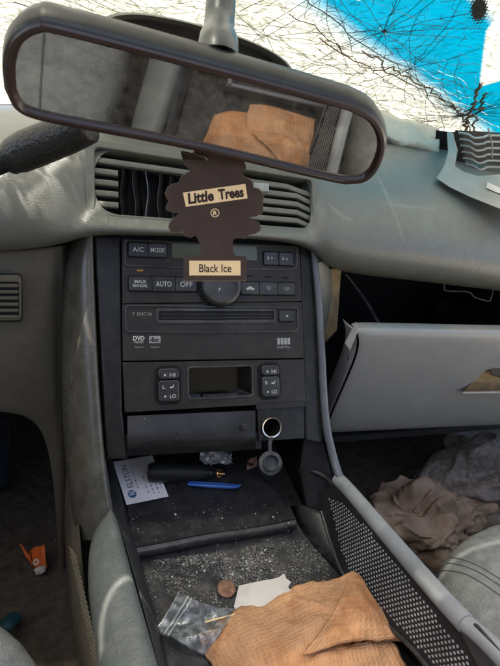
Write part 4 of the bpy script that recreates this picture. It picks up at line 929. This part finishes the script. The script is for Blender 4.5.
# broken glass crumbs and grit
def scatter(nm, label_, mt, spots, smin, smax):
    m = MB()
    for x, y, z in spots:
        s_ = smin + (smax - smin) * random.random() ** 3; a = random.random() * 6.28; c = np.array([math.cos(a), math.sin(a), 0]) * s_; d = np.array([-math.sin(a), math.cos(a), 0]) * s_ * random.uniform(.5, 1)
        h = np.array([0, 0, s_ * random.uniform(.5, 1.1)]); o = np.array([x, y, z]); tl_ = np.array([random.gauss(0, .3) * s_, random.gauss(0, .3) * s_, 0])
        m.add([o - c - d, o + c - d, o + c * .7 + d, o - c * .8 + d, o - c * .8 - d * .7 + h + tl_, o + c * .9 - d + h + tl_, o + c + d * .6 + h + tl_, o - c + d + h + tl_], [(0, 3, 2, 1), (4, 5, 6, 7), (0, 1, 5, 4), (1, 2, 6, 5), (2, 3, 7, 6), (3, 0, 4, 7)])
    return tag(m.build(nm, mt, smooth=False), label_, None, None, 'stuff')
sp_ = []
while len(sp_) < 8500:
    px, py = random.gauss(220, 54), random.gauss(560, 24)
    p = Zp(px, py, TZ)
    if 140 < px < 335 and 528 < py < 640 and fbm((px * .045, py * .07, 2), 1, 3) > .0 + .7 * (random.random() - .5) and p[1] < -.125: sp_.append(p)
gl_ = sp_[:230]; gt_ = sp_[230:]
for _ in range(150):
    px, py = random.uniform(130, 290), random.uniform(500, 548); gt_.append(Zp(px, py, MZ + .001))
for _ in range(26):
    px, py = random.uniform(130, 290), random.uniform(498, 548); gl_.append(Zp(px, py, MZ + .001))
scatter('glass_crumbs', 'scattered small crumbs of broken window glass in the tray', M_crumb, gl_, .0003, .0014)
scatter('grit', 'grey grit and dirt scattered over the tray', M_crumb2, gt_, .00015, .0008)
fl_ = [np.array([random.uniform(-.42, -.19), random.uniform(-.1, .45), FL + .004]) for _ in range(60)]
scatter('floor_crumbs', 'bright crumbs of glass scattered on the driver footwell carpet', M_crumb, fl_, .0004, .0017)
dc = []
rows_b = BVHTree.FromObject(pad, bpy.context.evaluated_depsgraph_get())
for _ in range(60):
    q = hit(rows_b, random.uniform(330, 500), random.uniform(150, 270), .0005)
    if q is not None: dc.append(q)
scatter('dash_dust', 'tiny pale specks of glass on the passenger dashboard', M_crumb, dc, .0002, .0007)

# ------------------------------------------------------------------ footwell things
og = thing('orange_wrapper', 'folded orange wrapper on the driver footwell carpet', 'wrapper', tuple(Zp(35, 560, FL)))
def oq(nm, pts, mt, n_=4):
    a, b_, c, d = [Zp(x, y, FL + z) for x, y, z in pts]; rows = []
    for i in range(n_ + 1):
        rows.append([(a * (1 - j / n_) + b_ * j / n_) * (1 - i / n_) + (d * (1 - j / n_) + c * j / n_) * i / n_ + np.array([0, 0, .004 * math.sin(i * 1.9 + j * 1.3)]) for j in range(n_ + 1)])
    return MB().grid(rows).build(nm, mt, og, solid=.001)
oq('panel', [(19, 544, .03), (29, 552, .02), (33, 566, .01), (30, 563, .01)], M_orange); oq('panel', [(29, 552, .015), (44, 543, .04), (47, 568, .012), (35, 572, .005)], M_orange)
m = MB().lathe(Zp(36, 562, FL + .035), nz(CAM - Zp(36, 562, FL)), [(.0022, 0), (.0046, .0006), (.0044, .001), (.0022, .0008)], 20); m.build('printed_ring', M_paper, og)
oq('white_edge', [(33, 570, .012), (45, 566, .016), (46, 571, .012), (36, 574, .01)], M_paper, 2)
td = thing('teal_scrap', 'dark teal plastic scrap on the carpet near driver seat', 'scrap', tuple(Zp(5, 628, FL)))
MB().tube(catmull([Zp(-8, 644, FL + .02), Zp(2, 636, FL + .022), Zp(8, 624, FL + .025), Zp(16, 616, FL + .02)], 5), [.006] * 8 + [.011] * 8, 12, flat=.5).build('stub', M_teal, td)
pd = thing('pedal', 'dark rubber pedal in the shaded driver footwell', 'pedal', tuple(Zp(2, 480, FL)))
q_ = [(-26, 418), (11, 416), (8, 488), (-24, 492)]
m = MB(); m.prism([Yp(x, y, .24 + (480 - y) * .0006) for x, y in q_], [Yp(x, y, .225 + (480 - y) * .0006) for x, y in q_]); m.build('pad', M_navy, pd, bevel=.006)
for k in range(5):
    x = -20 + k * 6; MB().tube([Yp(x, 424, .222 + .033), Yp(x + .4, 484, .222)], .002, 6).build('rib', M_navy, pd)
# cloth heap
def heap(nm, label_, cat, cen_, rx, ry, rz, mt, seed, fold=1.0, n1=90, n2=120, **k):
    rows = []
    for i in range(n1 + 1):
        a = math.pi / 2 * (1 - i / n1) ; row = []
        for j in range(n2):
            b_ = 2 * math.pi * j / n2; d = np.array([math.cos(a) * math.cos(b_), math.cos(a) * math.sin(b_), math.sin(a)])
            q = Vector(tuple(d * .85 + seed)); w1 = Vector((fbm(q, .9, 2), fbm(q + Vector((5, 1, 2)), .9, 2), fbm(q + Vector((1, 7, 3)), .9, 2)))
            v1 = fbm(q + w1 * 1.1, 1.0, 2); rid = 1 - abs(fbm(q * 1.3 + w1 * 1.6, 1.0, 2)) * 2.2
            rid2 = 1 - abs(fbm(q * 2.6 + w1 * 2.4, 1.0, 2)) * 2.0
            f1 = math.sin(q.dot(Vector((5.5, 2.5, 4))) * 1.1 + v1 * 3 + w1.x * 2.4); f2 = math.sin(q.dot(Vector((-3, 6, 3))) * 2.0 + w1.y * 3.5 + f1)
            r_ = .92 + .30 * v1 + fold * (.085 * f1 + .045 * f2 + .10 * max(0, rid) ** 2)
            p = np.array([rx, ry, rz]) * d * r_; p[2] = max(p[2], 0) if i < n1 else 0
            row.append(np.array(cen_) + p)
        rows.append(row)
    o = MB().grid(rows, close_v=True).build(nm, mt, **k); return tag(o, label_, cat)
heap('cloth_heap', 'crumpled tan brown cloth heaped in the passenger footwell', 'cloth', tuple(Zp(414, 530, FL)), .105, .085, .11, M_cloth, 3.1)
heap('cloth_heap', 'small fold of tan brown cloth by the passenger seat edge', 'cloth', tuple(Zp(462, 512, FL)), .07, .055, .07, M_cloth, 9.4)
heap('rubbish_bag', 'crumpled translucent plastic bag behind the brown cloth', 'bag', tuple(Zp(490, 488, FL)), .20, .11, .14, M_bag2, 14.2, .8)
m = MB(); m.box((.62, .40, .30), (.10, 0, 0), (0, .03, 0), (0, 0, .12)); tag(m.build('duct_box', M_shade, bevel=.01), 'dark heater duct box deep under the glove box', 'duct')

# ------------------------------------------------------------------ windscreen, sagging into the cabin, crazed, with its blue shade band
GB = np.array([0, .43, .838]); sl_ = math.radians(27)
ga = EX; gb_ = np.array([0, -math.cos(sl_), math.sin(sl_)]); gn = np.cross(ga, gb_); gn = gn if gn[2] < 0 else -gn      # towards the cabin
def gl2(px, py):
    q = plane(px, py, GB, gn) - GB; return np.array([q @ ga, q @ gb_])
def gsag(a, b_): return .012 * fbm((a, b_, 0), 3.5, 2) + .003 * fbm((a, b_, 4), 22, 2)
def GP(a, b_, off=0): return GB + ga * a + gb_ * b_ + gn * (gsag(a, b_) + off)
l0, l1 = gl2(281, 0), gl2(462, 127); ld = nz(l1 - l0); ln = np.array([-ld[1], ld[0]]); ln = ln if ln @ (gl2(420, 30) - l0) > 0 else -ln
r0, r1 = gl2(487, 2), gl2(478, 84)
NA, NBn = 800, 330; A0, A1, B0, B1 = -.86, .92, -.01, .72
slits = []  # clear slits added to the pane so sun streaks land on chosen spots
def slit(pts, wd, z=None, Y=None, sp=None, wt=1.0):
    P_ = []
    for q in catmull([np.array(p, float) for p in pts], 10):
        p = sp(*q) if sp else (Zp(q[0], q[1], z) if z is not None else Yp(q[0], q[1], Y))
        t = np.dot(GB - p, gn) / np.dot(SUN, gn); g = p + SUN * t - GB; P_.append((g @ ga, g @ gb_))
    slits.append((np.array(P_), wd, wt))
dsurf = lambda x, y: (lambda h_: h_ if h_ is not None else Yp(x, y, .01))(hit(rows_b, x, y, 0))
slit([(33, 198), (32, 215), (34, 236)], .0022, sp=dsurf); slit([(46, 178), (55, 182), (60, 187), (55, 200), (50, 214), (49, 232)], .0020, sp=dsurf)
slit([(28, 200), (40, 190), (52, 181)], .0014, sp=dsurf); slit([(48, 172), (56, 165), (66, 158)], .0024, sp=dsurf); slit([(8, 205), (9, 225)], .0018, sp=dsurf, wt=.5)
slit([(92, 640), (96, 612), (108, 590), (126, 577), (150, 570)], .0022, z=.45, wt=.8)
slit([(378, 176), (388, 198), (398, 222), (404, 240)], .0012, sp=dsurf, wt=.3); slit([(384, 203), (406, 206), (434, 209)], .0012, sp=dsurf, wt=.22); slit([(330, 205), (340, 215), (352, 220)], .0014, sp=dsurf, wt=.35)
slit([(40, 262), (46, 262), (52, 259)], .0026, Y=.035); slit([(120, 262), (112, 280), (108, 296)], .0016, sp=lambda x, y: S(x, y, .003)); slit([(82, 310), (88, 330), (92, 345)], .0020, sp=lambda x, y: S(x, y, .006))
slit([(255, 636), (300, 610), (345, 590)], .004, z=.42, wt=.4); slit([(430, 540), (460, 528), (500, 524)], .004, z=.42, wt=.3); slit([(440, 610), (418, 580), (390, 545)], .002, z=.48, wt=.35)
slit([(70, 22), (82, 26), (96, 34)], .004, sp=lambda x, y: MP(x, y, -.01))
for _ in range(24):                                      # faint stray glints, from more slits added in the glass
    gx, gy_ = (random.uniform(2, 80), random.uniform(150, 232)) if random.random() < .82 else (random.uniform(335, 480), random.uniform(170, 225)); an = random.uniform(.5, 2.6); ln_ = random.uniform(8, 26)
    slit([(gx, gy_), (gx + math.cos(an) * ln_ * .5 + random.gauss(0, 2), gy_ + math.sin(an) * ln_ * .5), (gx + math.cos(an) * ln_, gy_ + math.sin(an) * ln_)], .0012, sp=dsurf, wt=random.uniform(.15, .5) if gx < 100 else .12)
AA, BB = np.meshgrid(np.linspace(A0, A1, NA), np.linspace(B0, B1, NBn), indexing='ij')
clear = np.zeros_like(AA)
for P_, wd, wt in slits:
    d2 = np.full(AA.shape, 9.0)
    for i in range(len(P_) - 1):
        p, q = P_[i], P_[i + 1]; v = q - p; t = np.clip(((AA - p[0]) * v[0] + (BB - p[1]) * v[1]) / max(v @ v, 1e-12), 0, 1)
        d2 = np.minimum(d2, np.hypot(AA - p[0] - v[0] * t, BB - p[1] - v[1] * t))
    wd = max(wd, .0017); clear = np.maximum(clear, wt * np.clip(1.5 - d2 / wd, 0, 1))
sd_ = (AA - l0[0]) * ln[0] + (BB - l0[1]) * ln[1]
bw = (gl2(470, -25) - l0) @ ln; tint = np.clip(sd_ / .045 + .15, 0, 1) * np.clip((bw - sd_) / .02, 0, 1) * np.clip(((AA - l0[0]) * ld[0] + (BB - l0[1]) * ld[1] + .10) / .05, 0, 1)
rv = r1 - r0; rn = np.array([rv[1], -rv[0]]) / np.linalg.norm(rv); rn = rn if rn @ (gl2(520, 40) - r0) > 0 else -rn
rd_ = (AA - r0[0]) * rn[0] + (BB - r0[1]) * rn[1]
bhole = gl2(470, 88)[1]
cell = (A1 - A0) / NA
def side_of(pa, pb, pin_):                               # signed distance to a line through two points of the glass, positive towards pin_
    a_, b2 = gl2(*pa), gl2(*pb); d = nz(b2 - a_); nn = np.array([-d[1], d[0]]); nn = nn if nn @ (gl2(*pin_) - a_) > 0 else -nn
    return (AA - a_[0]) * nn[0] + (BB - a_[1]) * nn[1]
wedge = np.minimum(np.minimum(side_of((487, 32), (480, 86), (495, 60)), side_of((487, 32), (505, 6), (495, 60))), side_of((480, 86), (505, 80), (495, 60)))
tint *= 1 - np.clip(wedge / cell + .5, 0, 1)                # corner where the band has flaked away
ws = thing('windscreen', 'shattered sagging windscreen glass with a blue shade band', 'windscreen', tuple(GB))
m = MB(); idm = {}
for i in range(NA):
    for j in range(NBn): m.v.append(tuple(GP(AA[i, j], BB[i, j])))
for i in range(NA - 1):
    for j in range(NBn - 1):
        m.f.append((i * NBn + j, (i + 1) * NBn + j, (i + 1) * NBn + j + 1, i * NBn + j + 1))
wm = bpy.data.materials.new('crazed_laminated_glass'); wm.use_nodes = True; n = wm.node_tree.nodes; l = wm.node_tree.links; n.remove(n['Principled BSDF'])
at = n.new('ShaderNodeAttribute'); at.attribute_name = 'glass'; sx = n.new('ShaderNodeSeparateColor'); l.new(at.outputs['Color'], sx.inputs[0])
tcn = n.new('ShaderNodeMix'); tcn.data_type = 'RGBA'; l.new(sx.outputs[0], tcn.inputs[0]); tcn.inputs[6].default_value = (.22, .232, .21, 1); tcn.inputs[7].default_value = (.0, .27, .44, 1)
nb = n.new('ShaderNodeTexNoise'); nb.inputs['Scale'].default_value = 11; nb.inputs['Detail'].default_value = 4; nb.inputs['Distortion'].default_value = 1.2; tb = n.new('ShaderNodeTexCoord'); l.new(tb.outputs['Object'], nb.inputs['Vector'])
rb_ = n.new('ShaderNodeValToRGB'); l.new(nb.outputs[0], rb_.inputs[0]); rb_.color_ramp.elements[0].position = .36; rb_.color_ramp.elements[0].color = (.0, .07, .15, 1); rb_.color_ramp.elements[1].position = .62; rb_.color_ramp.elements[1].color = (.003, .21, .31, 1)
l.new(rb_.outputs[0], tcn.inputs[7])
tcf = n.new('ShaderNodeMix'); tcf.data_type = 'RGBA'; l.new(sx.outputs[0], tcf.inputs[0]); tcf.inputs[6].default_value = (.23, .228, .195, 1); tcf.inputs[7].default_value = (.0, .07, .11, 1)
tr = n.new('ShaderNodeBsdfTransparent'); tl = n.new('ShaderNodeBsdfTranslucent')
gls = n.new('ShaderNodeBsdfGlossy'); gls.inputs['Roughness'].default_value = .12
tco = n.new('ShaderNodeTexCoord'); v1 = n.new('ShaderNodeTexVoronoi'); v1.feature = 'DISTANCE_TO_EDGE'; v1.inputs['Scale'].default_value = 75; v1.inputs['Randomness'].default_value = 1
ns = n.new('ShaderNodeTexNoise'); ns.inputs['Scale'].default_value = 9; ns.inputs['Detail'].default_value = 5; l.new(tco.outputs['Object'], ns.inputs['Vector'])
va = n.new('ShaderNodeVectorMath'); va.operation = 'MULTIPLY_ADD'; l.new(ns.outputs['Color'], va.inputs[0]); va.inputs[1].default_value = (.03, .03, .03); l.new(tco.outputs['Object'], va.inputs[2])
l.new(va.outputs[0], v1.inputs['Vector'])
ck = n.new('ShaderNodeMapRange'); ck.inputs['From Min'].default_value = .07; ck.inputs['From Max'].default_value = .015; l.new(v1.outputs['Distance'], ck.inputs['Value'])
cm = n.new('ShaderNodeMapRange'); cm.inputs['From Min'].default_value = .42; cm.inputs['From Max'].default_value = .62; l.new(ns.outputs[0], cm.inputs['Value'])
ckm = n.new('ShaderNodeMath'); ckm.operation = 'MULTIPLY'; l.new(ck.outputs[0], ckm.inputs[0]); l.new(cm.outputs[0], ckm.inputs[1])
v2 = n.new('ShaderNodeTexVoronoi'); v2.feature = 'DISTANCE_TO_EDGE'; v2.inputs['Scale'].default_value = 1
mp = n.new('ShaderNodeMapping'); mp.inputs['Rotation'].default_value = (0, 0, .25); mp.inputs['Scale'].default_value = (26, 170, 90); l.new(va.outputs[0], mp.inputs['Vector']); l.new(mp.outputs[0], v2.inputs['Vector'])
c2 = n.new('ShaderNodeMapRange'); c2.inputs['From Min'].default_value = .10; c2.inputs['From Max'].default_value = .02; l.new(v2.outputs['Distance'], c2.inputs['Value'])
cmx = n.new('ShaderNodeMath'); cmx.operation = 'MAXIMUM'; l.new(ckm.outputs[0], cmx.inputs[0]); l.new(c2.outputs[0], cmx.inputs[1])
cml = n.new('ShaderNodeMath'); cml.operation = 'MULTIPLY'; l.new(cmx.outputs[0], cml.inputs[0])
tl_m = n.new('ShaderNodeMapRange'); tl_m.inputs['To Min'].default_value = .75; tl_m.inputs['To Max'].default_value = .28; l.new(sx.outputs[0], tl_m.inputs['Value']); l.new(tl_m.outputs[0], cml.inputs[1])
for src, dst, col_ in ((tcn, tr, (.12, .14, .11, 1)), (tcf, tl, (.2, .22, .17, 1))):
    mxc = n.new('ShaderNodeMix'); mxc.data_type = 'RGBA'; mxc.blend_type = 'MULTIPLY'; l.new(cml.outputs[0], mxc.inputs[0]); l.new(src.outputs[2], mxc.inputs[6]); mxc.inputs[7].default_value = col_
    mcl = n.new('ShaderNodeMix'); mcl.data_type = 'RGBA'; l.new(sx.outputs[1], mcl.inputs[0]); l.new(mxc.outputs[2], mcl.inputs[6]); mcl.inputs[7].default_value = (1, 1, 1, 1); l.new(mcl.outputs[2], dst.inputs[0])
fac = n.new('ShaderNodeMath'); fac.operation = 'MULTIPLY_ADD'; fac.use_clamp = True; l.new(ckm.outputs[0], fac.inputs[0]); fac.inputs[1].default_value = .2; fac.inputs[2].default_value = .76
inv = n.new('ShaderNodeMath'); inv.operation = 'SUBTRACT'; inv.inputs[0].default_value = 1; l.new(sx.outputs[1], inv.inputs[1])
f2 = n.new('ShaderNodeMath'); f2.operation = 'MULTIPLY'; l.new(fac.outputs[0], f2.inputs[0]); l.new(inv.outputs[0], f2.inputs[1])
m1 = n.new('ShaderNodeMixShader'); l.new(f2.outputs[0], m1.inputs[0]); l.new(tr.outputs[0], m1.inputs[1]); l.new(tl.outputs[0], m1.inputs[2])
m2 = n.new('ShaderNodeMixShader'); m2.inputs[0].default_value = .05; l.new(m1.outputs[0], m2.inputs[1]); l.new(gls.outputs[0], m2.inputs[2])
l.new(m2.outputs[0], n['Material Output'].inputs[0])
pane = m.build('pane', wm, ws); ca = pane.data.color_attributes.new('glass', 'FLOAT_COLOR', 'POINT')
buf = np.zeros((NA * NBn, 4), np.float32); buf[:, 0] = tint.ravel(); buf[:, 1] = clear.ravel(); buf[:, 3] = 1; ca.data.foreach_set('color', buf.ravel())
# cracks: real slivers standing on the inner face
M_crack = mat('crack_dark', (.02, .022, .02), .5, .4); M_crack2 = mat('crack_brown', (.16, .11, .06), .6, .3); M_crack3 = glassy('crack_pale', (.5, .54, .5), .3, .3, (.3, .32, .29), .2, .5)
def rib(mb, pts, wd):
    pts = [np.asarray(p, float) for p in pts]; rows = []
    for i, p in enumerate(pts):
        t = nz(pts[min(i + 1, len(pts) - 1)] - pts[max(i - 1, 0)] + 1e-9); nn = np.array([-t[1], t[0]]) * wd * (.5 + .5 * random.random())
        rows.append([GP(*(p - nn), .0008), GP(*p, .0008 + wd), GP(*(p + nn), .0008)])
    mb.grid(rows)
def okc(p): return not ((p - r0) @ rn > .004 and p[1] > bhole) and A0 < p[0] < A1 and .0 < p[1] < B1
def walk(mb, p, ang, ln_, wd, step=.008, jit=.12, branch=0):
    pts = [np.array(p)]
    while ln_ > 0:
        ang += random.gauss(0, jit) * .5; q = pts[-1] + np.array([math.cos(ang), math.sin(ang)]) * step * random.uniform(.6, 1.4)
        if not okc(q): break
        pts.append(q); ln_ -= step
        if branch and random.random() < branch: walk(mb, q, ang + random.choice((-1, 1)) * random.uniform(.4, 1.3), ln_ * random.uniform(.2, .6), wd * .7, step, jit, branch * .4)
    if len(pts) > 1: rib(mb, pts, wd)
cd, cb, cpale = MB(), MB(), MB()
for (px, py, nr, ln_) in ((462, 118, 40, .26), (410, 72, 18, .20), (384, 30, 16, .18), (330, -10, 14, .22)):
    c = gl2(px, py); a0 = random.random() * 6
    for k in range(nr): walk(cd, c, a0 + 6.283 * k / nr + random.gauss(0, .12), ln_ * random.uniform(.3, 1), .00058, jit=.12, branch=.07)
    for rr_ in np.linspace(.012, ln_ * .55, 7):
        for k in range(nr):
            if random.random() < .5:
                a1 = a0 + 6.283 * k / nr; pts = [c + rr_ * (1 + .1 * random.gauss(0, 1)) * np.array([math.cos(a1 + q), math.sin(a1 + q)]) for q in np.linspace(0, 6.283 / nr * 1.1, 4)]
                if all(okc(p) for p in pts): rib(cd, pts, .0004)
for (a_, b_, wd) in (((300, -5), (468, 120), .0010), ((318, 40), (462, 112), .0014), ((360, 50), (455, 108), .0018), ((290, 12), (420, 105), .0009), ((480, 84), (464, 136), .0034), ((486, 92), (472, 134), .0026), ((486, 108), (466, 112), .002), ((452, 104), (470, 132), .002)):
    p, q = gl2(*a_), gl2(*b_); pts = [p + (q - p) * t + np.array([random.gauss(0, .003), random.gauss(0, .003)]) for t in np.linspace(0, 1, 26)]
    rib(cb if wd >= .0012 else cd, pts, wd)
for k in range(110):                                     # long streaks lying along the lower white strip
    px, py = random.uniform(-40, 440), random.uniform(-30, 20); py += max(0, (px - 150)) * .38
    p = gl2(px, py); q = gl2(px + random.uniform(40, 110), py + random.uniform(20, 48)); d = q - p
    walk(cpale if random.random() < .88 else cd, p, math.atan2(d[1], d[0]) + random.gauss(0, .25), np.linalg.norm(d), random.choice((.0003, .0005, .0008)), step=.006, jit=.10, branch=.02)
for k in range(150):
    p = np.array([random.uniform(-.5, .6), random.uniform(.03, .5)]); 0
    walk(random.choice((cpale, cpale, cb)), p, random.uniform(0, 6.28), random.uniform(.03, .16), .0004, jit=.2, branch=.06)
for mb_, mt_, nm_ in ((cd, M_crack, 'dark_cracks'), (cb, M_crack2, 'brown_cracks'), (cpale, M_crack3, 'pale_cracks')):
    o = mb_.build(nm_, mt_, ws); o['kind'] = 'stuff'
# black ceramic dots patch on the glass by the top right
m = MB()
for i in range(10):
    for j in range(18):
        qx, qy = 458 + i * 3.6 + (j % 2) * 1.8, -14 + j * 3.4; c = gl2(qx, qy); dist = math.hypot((qx - 479) / 1.0, (qy - 8) / 2.0)
        rr_ = max(.3, 2.0 - dist / 6)
        if okc(c) and dist < 15: m.add([GP(c[0] + .0024 * x, c[1] + .0042 * y, .0012) for x, y in circ(0, 0, rr_, 8)], [tuple(range(8))])
o = m.build('printed_dots', M_crack, ws); o['kind'] = 'stuff'
# pale bonnet beyond
rows = [[np.array([x, y, .80 - .10 * (y - .6) + .02 * fbm((x, y, 0), 3, 3) - .10 * x * x]) for x in np.linspace(-.8, .8, 40)] for y in np.linspace(.56, 1.7, 30)]
tag(MB().grid(rows).build('bonnet', M_bonnet, solid=.004), 'pale sunlit bonnet beyond the shattered windscreen', 'bonnet')
